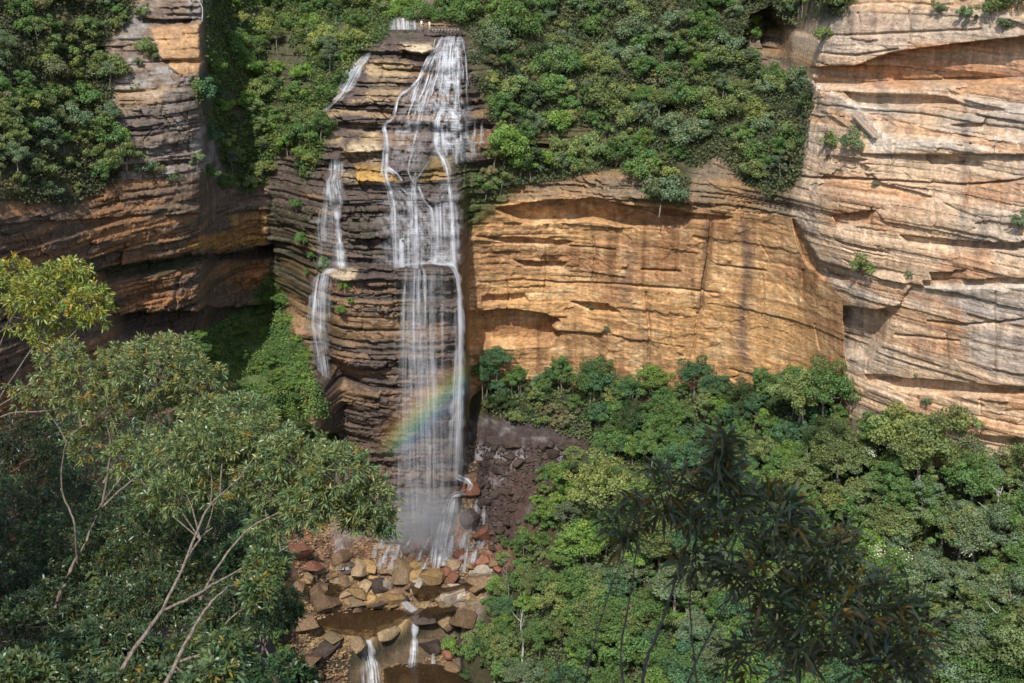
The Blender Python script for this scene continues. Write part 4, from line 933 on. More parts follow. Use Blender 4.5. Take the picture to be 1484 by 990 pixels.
# creek pools
def water_surface_mat():
    m, N, L = newmat('creek_water'); out = N.new('ShaderNodeOutputMaterial'); b = N.new('ShaderNodeBsdfPrincipled')
    b.inputs['Base Color'].default_value = (.055, .036, .02, 1); b.inputs['Roughness'].default_value = .12
    tp = N.new('ShaderNodeBsdfTransparent'); tp.inputs[0].default_value = (.5, .43, .33, 1); mx = N.new('ShaderNodeMixShader'); mx.inputs[0].default_value = .5
    n = N.new('ShaderNodeTexNoise'); n.inputs['Scale'].default_value = 2.2; n.inputs['Detail'].default_value = 3; g = N.new('ShaderNodeNewGeometry'); L.new(g.outputs['Position'], n.inputs['Vector'])
    bp = N.new('ShaderNodeBump'); bp.inputs['Strength'].default_value = .25; bp.inputs['Distance'].default_value = .1; L.new(n.outputs[0], bp.inputs['Height']); L.new(bp.outputs[0], b.inputs['Normal'])
    L.new(tp.outputs[0], mx.inputs[1]); L.new(b.outputs[0], mx.inputs[2]); L.new(mx.outputs[0], out.inputs[0]); return m
M['creek'] = water_surface_mat()
for poly in ([(590,840),(640,828),(690,830),(690,848),(650,858),(600,862)], [(438,872),(500,868),(560,880),(600,888),(560,905),(520,915),(450,905)], [(555,968),(600,960),(660,965),(690,985),(690,1040),(560,1040)], [(600,892),(640,868),(668,860),(690,872),(655,885),(620,893)], [(440,850),(470,842),(500,850),(480,862),(450,862)]):
    P = np.asarray(poly, float); zc = np.median([on_floor(x, y)[2] for x, y in poly]) + .25
    Pd = np.concatenate([P[:, None] * (1 - t) + np.roll(P, -1, 0)[:, None] * t for t in (0, .25, .5, .75)], 1).reshape(-1, 2)
    Pd = Pd + np.stack([3 * vn(Pd[:, 0] * .13, Pd[:, 1] * .13, 0, 9), 2 * vn(Pd[:, 0] * .13, Pd[:, 1] * .13, 5, 9)], -1)
    tt = at(Pd[:, 0], Pd[:, 1], 1.0)[:, 2]; V = at(Pd[:, 0], Pd[:, 1], zc / tt)
    tag(link('water', mesh_np('water', V, [np.arange(len(V))[None, ::-1]]), M['creek']), kind='structure')

# ------------------------------------------------------------------ boulders
def boulder_mesh(seed, flat):
    import bmesh
    bm = bmesh.new(); bmesh.ops.create_icosphere(bm, subdivisions=3, radius=1.0); me = bpy.data.meshes.new('boulder'); 
    rr = np.random.default_rng(seed); cuts = [(lambda d: d / np.linalg.norm(d))(rr.normal(size=3)) for _ in range(15)]; dist = rr.uniform(.42, .72, 15)
    co = np.array([v.co[:] for v in bm.verts])
    for n_, d_ in zip(cuts, dist):
        k = co @ n_; co = co - np.maximum(k - d_, 0)[:, None] * n_ * .92
    f = 1 + .07 * fbm(co[:, 0] * 2, co[:, 1] * 2, co[:, 2] * 3, seed, 4); co = co * f[:, None] * [1.7, 1.2, flat * 1.6]
    for v, q in zip(bm.verts, co): v.co = q
    bm.to_mesh(me); bm.free(); me.materials.append(M['boulder']); me.shade_flat(); return me
def boulder_mat():
    m = rock_mat('boulder_stone', attr=False, scale=2.0, bump=.5, rough=.7); N = m.node_tree.nodes; L = m.node_tree.links
    oi = N.new('ShaderNodeObjectInfo')
    for n in N:
        if n.type == 'VECT_MATH': L.new(oi.outputs['Color'], n.inputs[0])
    return m
M['boulder'] = boulder_mat()
BM = [boulder_mesh(200 + k, f) for k, f in enumerate([.55, .7, .45, .8, .6, .5])]
STONE = {'tan': (.33, .235, .14), 'golden': (.34, .22, .10), 'dark wet': (.085, .062, .05), 'brown': (.24, .155, .09), 'reddish': (.25, .11, .07), 'pale': (.42, .35, .27)}
def boulder(px, py, s, stone, label=None, ry=0):
    o = bpy.data.objects.new('boulder', random.choice(BM)); col.objects.link(o); b = on_floor(px, py)
    o.location = b + [0, 0, s * .12]; o.rotation_euler = (random.uniform(-.25, .25), ry + random.uniform(-.3, .3), random.uniform(0, 6.28)); o.scale = (s, s, s)
    v = random.uniform(.5, 1.05); h = STONE[stone]; o.color = (h[0] * v, h[1] * v, h[2] * v, 1)
    tag(o, label, 'boulder', None if label else 'boulders in the creek bed')
    if not label: REG.append((o, 'boulder', 'below the falls' if py < 835 else ('in the middle of the creek bed' if py < 900 else 'near the bottom of the creek bed'), stone, px, py, s * 3))
    return o
boulder(462, 868, 3.6, 'brown', 'largest brown boulder at the left bank of the creek'); boulder(614, 896, 2.4, 'dark wet', 'upright dark wet boulder beside the right little fall at the bottom')
boulder(628, 940, 2.2, 'dark wet', 'dark block between the right little fall and the right bank'); boulder(583, 832, 3.0, 'tan', 'long tan boulder tilted at the foot of the main fall', .3)
boulder(546, 850, 2.1, 'dark wet', 'round dark boulder in the middle of the boulder field'); boulder(629, 836, 2.2, 'golden', 'flat golden boulder just right of the foot of the fall')
boulder(520, 826, 2.2, 'tan', 'slanted tan slab at the left of the boulder field'); boulder(655, 860, 2.4, 'pale', 'pale boulder at the right edge of the pool below the fall')
boulder(683, 750, 2.6, 'dark wet', 'dark square boulder with water on both sides on the steps of the main fall'); boulder(497, 808, 2.4, 'brown', 'pointed boulder under the trickle at the left foot of the falls')
boulder(702, 776, 2.4, 'reddish', 'broad red rock step right of the white base cascade', 0); boulder(668, 804, 1.8, 'reddish', 'lower red rock step under the base cascade'); boulder(700, 812, 1.7, 'reddish', 'red slab at the right end of the lowest step'); boulder(425, 800, 2.8, 'reddish', 'large red rock on the left bank beside the foot of the falls'); boulder(450, 822, 2.2, 'reddish', 'smaller red rock below the large red rock on the left bank')
boulder(682, 712, 2.4, 'reddish', 'orange-red boulder where the strong right strand lands')
rb = np.random.default_rng(77)
for (x, y) in sorted(sample([(440,822),(520,815),(600,818),(700,812),(735,818),(715,850),(690,870),(650,872),(600,862),(560,905),(500,880),(450,880),(425,850)], 14, rb), key=lambda p: p[1]):
    st = rb.choice(['tan', 'golden', 'brown', 'dark wet', 'pale', 'reddish'], p=[.26, .14, .26, .20, .08, .06]); boulder(x, y, float(rb.choice([rb.uniform(.4, .8), rb.uniform(.8, 1.5), rb.uniform(1.5, 2.3)], p=[.4, .42, .18])), st)
for (x, y) in sample([(400,900),(500,905),(520,930),(480,1000),(400,990)], 30, rb) + sample([(660,880),(690,870),(700,900),(655,990),(640,980)], 20, rb) + sample([(560,770),(640,770),(735,745),(740,810),(560,812)], 24, rb) + sample([(690,640),(840,635),(800,690),(760,740),(740,790),(700,790)], 22, rb):
    boulder(x, y, float(rb.uniform(.4, 1.5)), rb.choice(['brown', 'tan', 'reddish', 'dark wet']) if (x < 680 or y > 800) else 'dark wet')
for (x, y, s_, st, lb) in [(520, 934, 2.2, 'tan', 'pale flat rock left of the lip of the left little fall'), (565, 912, 2.4, 'tan', 'long tan rock along the lip between the two little falls'), (648, 905, 2.3, 'tan', 'tan rock right of the right little fall'), (440, 905, 2.8, 'brown', 'broad brown rock left of the middle pool'), (480, 925, 2.4, 'tan', 'pale rock left of the ledge at the bottom of the creek'), (655, 970, 2.4, 'brown', 'brown rock at the right of the lowest pool'),
    (590, 992, 2.0, 'pale', 'pale rock in the lowest pool at the bottom edge'), (540, 872, 2.2, 'golden', 'golden slab above the middle pool'), (500, 862, 2.0, 'tan', 'tan slab left of the golden slab, above the middle pool'), (640, 872, 1.9, 'tan', 'tan rock between the upper pool and the white spill'), (470, 945, 2.6, 'dark wet', 'dark rock in the shade under the left end of the ledge'), (440, 960, 2.8, 'brown', 'brown rock near the bottom left of the creek'), (690, 850, 2.4, 'brown', 'brown rock at the right end of the upper pool'), (672, 900, 2.6, 'brown', 'brown rock on the right bank above the ledge'), (575, 858, 1.8, 'brown', 'brown rock in the upper pool')]:
    boulder(x, y, s_, st, lb)
# shingle: uncountable small stones
n = 7500; q = rb.uniform([400, 640], [850, 1000], (n * 3, 2)); q = q[pdist(BED, q[:, 0], q[:, 1]) > 2]; q = q[pdist([(515,932),(655,868),(672,900),(672,945),(560,965),(530,1000),(500,1000)], q[:, 0], q[:, 1]) < 0][:n]; V = []; Tn = []
oct_ = np.array([[1, 0, 0], [-1, 0, 0], [0, 1, 0], [0, -1, 0], [0, 0, 1], [0, 0, -1]], float); of = np.array([[0, 2, 4], [2, 1, 4], [1, 3, 4], [3, 0, 4], [2, 0, 5], [1, 2, 5], [3, 1, 5], [0, 3, 5]])
Kc = []
for k, (x, y) in enumerate(q):
    s_ = rb.uniform(.12, .42); v = oct_ * rb.uniform(.6, 1.3, 3) * s_ + rb.normal(size=(6, 3)) * .12 * s_; V.append(v + on_floor(x, y)); Tn.append(of + 6 * k)
    d = (x > 690 and y < 790); base_ = np.array([.09, .06, .05]) if d else np.array(STONE[rb.choice(['tan', 'golden', 'brown', 'brown'])]) ; Kc.append(np.tile(base_ * rb.uniform(.6, 1.25), (6, 1)))
tag(link('shingle', mesh_np('shingle', np.concatenate(V), np.concatenate(Tn), False, np.concatenate(Kc)), M['rock']), 'loose stones and rubble scattered over the creek bed', 'rubble', kind='stuff')

# fallen pale logs / dead trees
def dead_tree(px, py, h, seed, label, fn=on_floor, mat='deadwood', name='dead_tree', r0=.22):
    rr = np.random.default_rng(seed); b = fn(px, py); o = empty(name, b); mb = MB(); mc = MB()
    P = smooth_path([[0, 0, -1], [.3, 0, h * .35], [-.2, .1, h * .7], [.2, 0, h]], 9); mb.tube(P, np.linspace(r0, .05, 9), 6)
    for k in range(9):
        s_ = P[rr.integers(3, 8)]; d = np.array([rr.normal() * .45, rr.normal() * .4, rr.uniform(.5, 1.2)]); e = s_ + d * h * rr.uniform(.12, .25); mc.tube(smooth_path([s_, (s_ + e) / 2 + [0, 0, -.2], e], 4), [.09, .07, .05, .03], 4)
    t = link('trunk', mb.mesh('trunk', True), M[mat], o); link('branch', mc.mesh('branch', True), M[mat], o); tag(o, label, 'dead tree'); return o
dead_tree(756, 960, 11, 1, 'bleached leafless tree on the right bank of the creek', r0=.26)
dead_tree(292, 25, 4.0, 2, 'small white dead tree beside the top of the rock tower', on_cliff, r0=.12)
dead_tree(1160, 655, 11, 7, 'pale bare trunk in front of the foot of the orange cliff', r0=.2)
dead_tree(1440, 790, 10, 3, 'slim pale dead trunk among the trees at the right edge'); dead_tree(1436, 960, 9, 4, 'crooked pale trunk at the lower right'); dead_tree(735, 880, 11, 5, 'thin dark dead pole of a tree right of the creek', mat='trunk', r0=.12)
# cream blossom on a few crowns
for (x, y, n_, lb) in [(1272, 797, 3, 'cream blossom on a crown right of the dark foreground shrub'), (1308, 806, 3, 'cream blossom right of the larger blossom cluster'), (1401, 798, 2, 'small cream blossom cluster near the right edge'), (1284, 640, 3, 'cream blossom on the tree at the foot of the pale cliff'), (1262, 655, 2, 'lower left blossom on the tree at the foot of the pale cliff'), (1137, 738, 2, 'cream blossom showing beside the tip of the dark shrub')]:
    Y = lookup(ZF, x, y + 45) - 1.5; p = at(x, y, Y); rr = np.random.default_rng(x); m = n_ * 60
    cen = p + rr.normal(size=(m, 3)) * [.22 * n_, .25 * n_, .14 * n_]; nr = rr.normal(size=(m, 3)); nr /= np.linalg.norm(nr, axis=1)[:, None]
    v, t, k = leaf_cards(cen, nr, rr.uniform(.2, .42, m), np.ones((m, 3)) * rr.uniform(.7, 1.1, m)[:, None], rr); tag(link('blossom', mesh_np('blossom', v, t, False, k), M['flower']), lb, 'blossom')

# ------------------------------------------------------------------ people, stairs, stepping stones
def person(px, py, Y, shirt, trousers, facing, label, pack=None, arm=0):
    h = 1.72; b = at(px, py, Y); r_ = [.10, .085, .05, .04]
    J = {'pelvis': (0, 0, .93), 'belly': (0, 0, 1.12), 'chest': (0, .01, 1.33), 'neck': (0, 0, 1.49), 'head': (0, -.01, 1.60), 'top': (0, 0, 1.68),
         'shl': (.17, 0, 1.41), 'ell': (.24, .02, 1.13), 'hal': (.23, -.08 - .25 * arm, .90 + .2 * arm), 'shr': (-.17, 0, 1.41), 'elr': (-.24, .02, 1.13), 'har': (-.23, -.10, .88),
         'hil': (.09, 0, .88), 'knl': (.11, -.03, .48), 'anl': (.12, 0, .08), 'fol': (.12, -.13, .03), 'hir': (-.09, 0, .88), 'knr': (-.12, -.01, .48), 'anr': (-.14, .02, .08), 'for': (-.15, -.11, .03)}
    rad = {'pelvis': .145, 'belly': .13, 'chest': .15, 'neck': .06, 'head': .10, 'top': .075, 'shl': .07, 'ell': .045, 'hal': .035, 'shr': .07, 'elr': .045, 'har': .035, 'hil': .095, 'knl': .065, 'anl': .042, 'fol': .04, 'hir': .095, 'knr': .065, 'anr': .042, 'for': .04}
    E = [('pelvis', 'belly'), ('belly', 'chest'), ('chest', 'neck'), ('neck', 'head'), ('head', 'top'), ('chest', 'shl'), ('shl', 'ell'), ('ell', 'hal'), ('chest', 'shr'), ('shr', 'elr'), ('elr', 'har'), ('pelvis', 'hil'), ('hil', 'knl'), ('knl', 'anl'), ('anl', 'fol'), ('pelvis', 'hir'), ('hir', 'knr'), ('knr', 'anr'), ('anr', 'for')]
    nm = list(J); me = bpy.data.meshes.new('person'); me.from_pydata([J[k] for k in nm], [(nm.index(a), nm.index(c_)) for a, c_ in E], []); tmp = bpy.data.objects.new('tmp', me); col.objects.link(tmp)
    sk = tmp.modifiers.new('s', 'SKIN'); sv = me.skin_vertices[0].data
    for i_, k in enumerate(nm): sv[i_].radius = (rad[k] * 1.05, rad[k]); sv[i_].use_root = (k == 'pelvis')
    ss = tmp.modifiers.new('u', 'SUBSURF'); ss.levels = 2; ss.render_levels = 2
    dg = bpy.context.evaluated_depsgraph_get(); m2 = bpy.data.meshes.new_from_object(tmp.evaluated_get(dg)); bpy.data.objects.remove(tmp)
    for mm in (plain('skin', (.50, .32, .23)), plain('shirt', shirt), plain('trousers', trousers), plain('hair', (.06, .04, .03)), plain('shoe', (.05, .05, .05))): m2.materials.append(mm)
    for p in m2.polygons:
        z = p.center.z; x = abs(p.center.x); y = p.center.y
        p.material_index = 4 if z < .09 else 2 if z < .95 and x < .21 else 0 if (x > .20 and z < 1.2) else 1 if z < 1.47 else 3 if (z > 1.66 or (y > .02 and z > 1.55)) else 0
    m2.shade_smooth(); o = bpy.data.objects.new('person', m2); col.objects.link(o); o.location = b; o.rotation_euler = (0, 0, facing); tag(o, label, 'person')
    if pack:
        mb = MB(); mb.box((0, .20, 1.25), (.30, .18, .42)); mb.box((0, .30, 1.2), (.22, .06, .25)); p_ = link('backpack', mb.mesh('backpack'), plain('pack', pack), o); bv = p_.modifiers.new('b', 'BEVEL'); bv.width = .04; bv.segments = 2
    return o
person(611, 42, lookup(ZC, 611, 44, 1) - .3, (.75, .72, .66), (.45, .38, .28), .3, 'person in pale clothes at the top of the falls, beside the small wide waterfall')
person(622.5, 43.5, lookup(ZC, 622, 45, 1) - .3, (.78, .72, .55), (.62, .55, .42), -.6, 'person in cream clothes at the top of the falls, beside the stepping stones')
person(1177, 130, lookup(ZC, 1177, 132, 2) - .5, (.70, .55, .48), (.12, .12, .14), 2.6, 'person on the cliff track at the edge of the bushes, upper one of two', (.3, .25, .2))
person(1186, 137, lookup(ZC, 1186, 139, 2) - .5, (.85, .82, .84), (.22, .20, .20), 2.9, 'person in a white top on the cliff track above the stairs, lower one of two')
person(1443, 212, lookup(ZC, 1443, 213, 2) - .4, (.72, .62, .72), (.22, .22, .26), 1.2, 'person in a pale mauve top on the rock ledge near the right edge', (.75, .68, .75))
stone_m = plain('concrete_stone', (.26, .23, .20))
for k in range(9):
    x = 627 + k * 4.6; mb = MB(); mb.box((0, 0, .10), (.34, .4, .32)); o = link('stepping_stone', mb.mesh('stepping_stone'), stone_m); o.location = at(x, 44.0, lookup(ZC, x, 45, 1) - .4); bv = o.modifiers.new('b', 'BEVEL'); bv.width = .06; bv.segments = 2
    tag(o, ['leftmost', 'second', 'third', 'fourth', 'fifth', 'sixth', 'seventh', 'eighth', 'last'][k] + (' stepping stone' if 0 < k < 8 else ' stepping stone') + (' from the left' if 0 < k < 8 else '') + ' in the row crossing the stream above the falls', 'stepping stone', 'stepping stones above the falls')
rail_m = plain('weathered_timber', (.36, .34, .32)); step_m = plain('sandstone_step', (.46, .36, .27), var=.3)
a = on_cliff(1236, 163, 2) + [0, -.9, 0]; b = on_cliff(1268, 197, 2) + [0, -1.1, 0]; st = empty('staircase', a); tag(st, 'steep stone staircase with timber handrails running down the pale cliff ledge', 'staircase')
mb = MB(); d = b - a; hz = Vector((d[0], d[1], 0)); yaw = math.atan2(hz.y, hz.x); rot = np.array(Matrix.Rotation(yaw, 3, 'Z')); ns_ = 20
for k in range(ns_): mb.box(d * (k + .5) / ns_ + [0, .5, -.1], (abs(hz.length) / ns_ + .06, 1.0, .24), rot)
mb.box(d * .5 + [0, .8, -.55], (hz.length * .9, .6, .2), np.array(Matrix.Rotation(yaw, 3, 'Z') @ Matrix.Rotation(math.atan2(-d[2], hz.length), 3, 'Y')))
link('steps', mb.mesh('steps'), step_m, st)
side = np.array([-math.sin(yaw), math.cos(yaw), 0])
for sg in (-.1, .95):
    h_ = MB(); h_.tube([side * sg + [0, 0, 1.0], d + side * sg + [0, 0, 1.0]], .045, 6); h_.tube([side * sg + [0, 0, .55], d + side * sg + [0, 0, .55]], .03, 5)
    hr = link('handrail', h_.mesh('handrail'), rail_m, st)
    for k in range(6):
        p_ = MB(); q_ = d * k / 5 + side * sg; p_.tube([q_ + [0, 0, -.3], q_ + [0, 0, 1.06]], .05, 5); link('post', p_.mesh('post'), rail_m, hr)

# ------------------------------------------------------------------ spray and rainbow
def mist(name, loc, scl, dens, label):
    import bmesh
    bm = bmesh.new(); bmesh.ops.create_icosphere(bm, subdivisions=3, radius=1); me = bpy.data.meshes.new(name); bm.to_mesh(me); bm.free()
    m, N, L = newmat('spray'); out = N.new('ShaderNodeOutputMaterial'); v = N.new('ShaderNodeVolumePrincipled'); v.inputs['Color'].default_value = (.93, .95, 1, 1); v.inputs['Anisotropy'].default_value = 0
    tc = N.new('ShaderNodeTexCoord'); ln = node(N, 'ShaderNodeVectorMath', operation='LENGTH'); L.new(tc.outputs['Object'], ln.inputs[0])
    mr = N.new('ShaderNodeMapRange'); mr.interpolation_type = 'SMOOTHSTEP'; mr.inputs[1].default_value = 0; mr.inputs[2].default_value = .95; mr.inputs[3].default_value = dens; mr.inputs[4].default_value = 0
    L.new(ln.outputs['Value'], mr.inputs[0]); n = N.new('ShaderNodeTexNoise'); n.inputs['Scale'].default_value = 1.8; n.inputs['Detail'].default_value = 1.5; L.new(tc.outputs['Object'], n.inputs['Vector'])
    m2 = N.new('ShaderNodeMapRange'); m2.inputs[1].default_value = .3; m2.inputs[2].default_value = .7; m2.inputs[3].default_value = .3; m2.inputs[4].default_value = 1.6; L.new(n.outputs[0], m2.inputs[0])
    mu = node(N, 'ShaderNodeMath', operation='MULTIPLY'); L.new(mr.outputs[0], mu.inputs[0]); L.new(m2.outputs[0], mu.inputs[1]); L.new(mu.outputs[0], v.inputs['Density']); L.new(v.outputs[0], out.inputs['Volume'])
    o = link(name, me, m); o.location = loc; o.scale = scl; tag(o, label, 'mist', kind='stuff'); return o
mist('mist', at(610, 755, 217), (12.5, 5, 9.5), .26, 'white spray drifting round the foot of the main waterfall')
mist('mist', at(505, 770, 218), (6, 4, 5), .10, 'thin spray at the left foot of the falls')
mist('mist', at(625, 640, 215.5), (9, 4, 17), .03, 'fine spray blowing round the lower curtain of the main fall')

def rainbow():  # rainbow light painted as colour bands on a thin translucent sheet
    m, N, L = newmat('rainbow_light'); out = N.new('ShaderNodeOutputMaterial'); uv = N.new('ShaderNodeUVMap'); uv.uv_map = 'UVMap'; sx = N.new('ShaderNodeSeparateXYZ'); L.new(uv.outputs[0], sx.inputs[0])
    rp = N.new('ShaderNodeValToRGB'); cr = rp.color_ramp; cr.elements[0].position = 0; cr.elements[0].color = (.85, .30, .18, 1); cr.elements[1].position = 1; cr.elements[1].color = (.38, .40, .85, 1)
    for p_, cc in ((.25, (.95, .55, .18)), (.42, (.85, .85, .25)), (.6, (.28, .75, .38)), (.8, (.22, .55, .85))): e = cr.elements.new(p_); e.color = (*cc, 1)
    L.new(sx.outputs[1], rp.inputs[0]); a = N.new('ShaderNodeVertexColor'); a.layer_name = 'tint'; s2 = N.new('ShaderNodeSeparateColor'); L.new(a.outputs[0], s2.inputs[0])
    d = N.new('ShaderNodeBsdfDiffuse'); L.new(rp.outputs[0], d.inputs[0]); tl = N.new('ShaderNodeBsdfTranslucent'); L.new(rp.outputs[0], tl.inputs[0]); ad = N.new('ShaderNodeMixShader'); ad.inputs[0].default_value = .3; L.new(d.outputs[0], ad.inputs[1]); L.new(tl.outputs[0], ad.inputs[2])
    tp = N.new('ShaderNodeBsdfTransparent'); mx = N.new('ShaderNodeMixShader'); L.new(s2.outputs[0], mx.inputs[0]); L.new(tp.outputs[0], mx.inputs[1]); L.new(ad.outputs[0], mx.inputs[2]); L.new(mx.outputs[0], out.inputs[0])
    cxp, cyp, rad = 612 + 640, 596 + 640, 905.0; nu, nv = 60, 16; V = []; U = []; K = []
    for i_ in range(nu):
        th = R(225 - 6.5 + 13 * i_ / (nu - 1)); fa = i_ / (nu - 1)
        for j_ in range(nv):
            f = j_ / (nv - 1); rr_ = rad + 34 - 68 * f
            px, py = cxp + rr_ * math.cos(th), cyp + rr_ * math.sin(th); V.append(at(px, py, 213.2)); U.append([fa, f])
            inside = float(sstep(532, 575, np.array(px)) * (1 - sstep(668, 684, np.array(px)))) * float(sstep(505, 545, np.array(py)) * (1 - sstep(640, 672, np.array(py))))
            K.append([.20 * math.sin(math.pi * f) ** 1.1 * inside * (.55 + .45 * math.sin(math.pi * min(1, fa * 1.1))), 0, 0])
    i = np.arange(nu - 1)[:, None] * nv + np.arange(nv - 1)[None]
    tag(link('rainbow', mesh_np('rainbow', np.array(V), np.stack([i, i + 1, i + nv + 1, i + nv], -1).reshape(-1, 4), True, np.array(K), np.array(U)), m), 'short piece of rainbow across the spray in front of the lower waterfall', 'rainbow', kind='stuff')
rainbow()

# ------------------------------------------------------------------ foreground shrubs and gum saplings
M['nearleaf'] = leaf_mat('eucalypt_leaf', trans=.25, rough=.38, spec=.5)
M['twig'] = bark_mat('grey_twig', (.085, .065, .05), (.25, .21, .17), 14); M['darktwig'] = bark_mat('dark_twig', (.05, .04, .035), (.12, .09, .075), 25)
def lance_leaves(base, d, L_, W_, tint, r):
    n = len(base); d = d / (np.linalg.norm(d, axis=1)[:, None] + 1e-9); s = np.cross(d, r.normal(size=(n, 3))); s /= np.linalg.norm(s, axis=1)[:, None] + 1e-9; u = np.cross(s, d)
    Lc = L_[:, None]; Wc = W_[:, None]; droop = np.array([0, 0, -1.]) * Lc
    p1 = base + d * Lc * .33 + droop * .03; p2 = base + d * Lc * .68 + droop * .12; p3 = base + d * Lc + droop * .28
    V = np.stack([base, p1 + s * Wc * .5 + u * Wc * .15, p1 - s * Wc * .5 + u * Wc * .15, p2 + s * Wc * .42 + u * Wc * .12, p2 - s * Wc * .42 + u * Wc * .12, p3], 1).reshape(-1, 3)
    i = np.arange(n)[:, None] * 6; T_ = np.concatenate([i + [0, 1, 2], i + [1, 3, 2], i + [2, 3, 4], i + [3, 5, 4]], 0)
    return V, T_, np.repeat(tint, 6, 0)

def near_tree(name, label, cat, trunks, clusters, hue, leafL, leafW, seed, wood='twig', r0=.05, tips=None, per=12):
    """trunks: lists of (px,py,Y); clusters: (px,py,Y,rx_px,ry_px,tufts)"""
    r = np.random.default_rng(seed); base = at(*trunks[0][0]); o = empty(name, base); wood_b = MB(); fine = MB(); nodes_ = []
    for k, tr in enumerate(trunks):
        P = smooth_path([at(*p) - base for p in tr], 5 * len(tr)); P[1:-1] += r.normal(size=(len(P) - 2, 3)) * r0 * .13
        rr_ = np.linspace(r0 if k == 0 else r0 * .6, r0 * .22, len(P)); wood_b.tube(P, rr_, 7); nodes_ += list(P[len(P) // 3:])
    nodes_ = np.array(nodes_); B_ = []; D_ = []; Tt = []
    for (px, py, Y, rx, ry, nt) in clusters:
        c0 = at(px, py, Y) - base; k = Y / F; Rr = np.array([rx * k, (rx + ry) * .5 * k, ry * k])
        hub = c0 - [0, 0, Rr[2] * .55]; src = nodes_[np.argmin(np.linalg.norm(nodes_ - hub, axis=1))]
        fine.tube(smooth_path([src, (src + hub) / 2 + r.normal(size=3) * Rr[0] * .12, hub], 6), np.linspace(r0 * .34, r0 * .2, 6), 5)
        subs = []
        for _ in range(max(4, nt // 14)):
            dd = r.normal(size=3); dd[2] = abs(dd[2]) * .8; dd /= np.linalg.norm(dd); e = c0 + dd * Rr * r.uniform(.3, .6); subs.append(e)
            fine.tube(smooth_path([hub, (hub + e) / 2 + r.normal(size=3) * Rr[0] * .08, e], 5), np.linspace(r0 * .2, r0 * .1, 5), 4)
        subs = np.array(subs)
        dd = r.normal(size=(nt, 3)); dd[:, 2] += .25; dd /= np.linalg.norm(dd, axis=1)[:, None]
        lump = 1 + .22 * vn(dd[:, 0] * 2.2, dd[:, 1] * 2.2, dd[:, 2] * 2.2 + px, seed)
        tf = c0 + dd * Rr * (r.uniform(.25, 1, nt) ** .45 * lump)[:, None]
        shade = r.uniform(.8, 1.2, nt)
        for q, e in enumerate(tf):
            s_ = subs[np.argmin(np.linalg.norm(subs - e, axis=1))]; s_ = s_ + (e - s_) * .0
            if q % 2 == 0: fine.tube([s_, (s_ + e) / 2 + [0, 0, -.02], e], [r0 * .085, r0 * .06, r0 * .04], 3)
        m = per; b = np.repeat(tf, m, 0); ax = np.repeat(dd * .55 + [0, 0, .25], m, 0); rd = r.normal(size=(nt * m, 3)) * .62
        d = ax + rd; b = b + ax * r.uniform(-leafL * .9, leafL * .5, (nt * m, 1)) + rd * leafL * .1
        hv = np.repeat(shade, m)[:, None] * r.uniform(.65, 1.4, (nt * m, 1)) * np.array([1, 1, 1.])
        red = (np.repeat(r.random(nt) < (tips or .08), m) & (r.random(nt * m) < .6))[:, None]
        hv = np.where(red, hv * [1.9, 1.0, .55], hv) * (1 + np.repeat(r.normal(size=(nt, 1)) * .12, m, 0) * np.array([1, 0, -1]))
        B_.append(b); D_.append(d); Tt.append(hv)
    B_ = np.concatenate(B_); D_ = np.concatenate(D_); Tt = np.clip(np.concatenate(Tt), .1, 2.6); n = len(B_)
    v, t, k = lance_leaves(B_, D_, leafL * r.uniform(.6, 1.25, n), leafW * r.uniform(.7, 1.25, n), Tt, r)
    link('trunk', wood_b.mesh('trunk', True), M[wood], o); link('branch', fine.mesh('branch', True), M[wood], o)
    cr = link('crown', mesh_np('crown', v, t, False, k), M['nearleaf'], o); cr.color = (*hue, 1); tag(o, label, cat); return o

def root(px, py, Y):   # where the hillside lies under a point of the picture
    p = at(px, py, Y); return p
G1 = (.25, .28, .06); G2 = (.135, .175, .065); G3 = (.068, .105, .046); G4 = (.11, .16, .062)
near_tree('gum_sapling', 'bright yellow-green gum crown at the left edge, highest of the foreground', 'tree',
    [[(-70,900,21),(-40,720,21.5),(-10,600,22),(30,530,22),(70,470,22)], [(-40,720,21.5),(-20,610,21.5),(40,560,21),(90,500,21.5),(120,470,22)], [(-30,660,21.5),(0,605,21.5),(70,595,21),(140,585,21)], [(-60,640,22),(0,500,22.5),(20,440,22)]],
    [(85,425,22,62,42,190), (40,440,22.5,52,50,130), (130,440,21.5,38,36,110), (100,395,22,40,22,60), (20,400,23,34,28,60), (70,480,22,45,22,40)], G1, .115, .024, 1, r0=.04, per=17)
near_tree('gum_sapling', 'broad gum crown in front of the dark left cliff, with pale upright stems beneath', 'tree',
    [[(80,880,19),(105,820,19),(122,790,19),(148,730,19),(170,700,19)], [(148,735,19),(200,690,19),(250,650,19.5),(270,600,19)], [(112,815,19),(108,760,18.8),(90,710,19),(96,640,19),(150,600,19)], [(148,735,19),(160,640,19),(150,600,19)], [(170,700,19),(205,640,19),(215,600,19)], [(150,700,19),(182,640,19.3),(178,590,19)]],
    [(225,540,19,72,44,230), (285,560,19,50,50,150), (170,530,19.5,44,38,110), (110,560,19.5,54,50,150), (90,520,20,44,30,70), (235,505,19.5,60,22,90), (150,590,19,50,30,60), (300,610,18.5,45,40,110), (60,570,20,50,40,90), (130,640,19.5,50,36,80), (240,600,19.5,60,36,110)], (.185, .22, .085), .095, .020, 2, r0=.036, per=20)
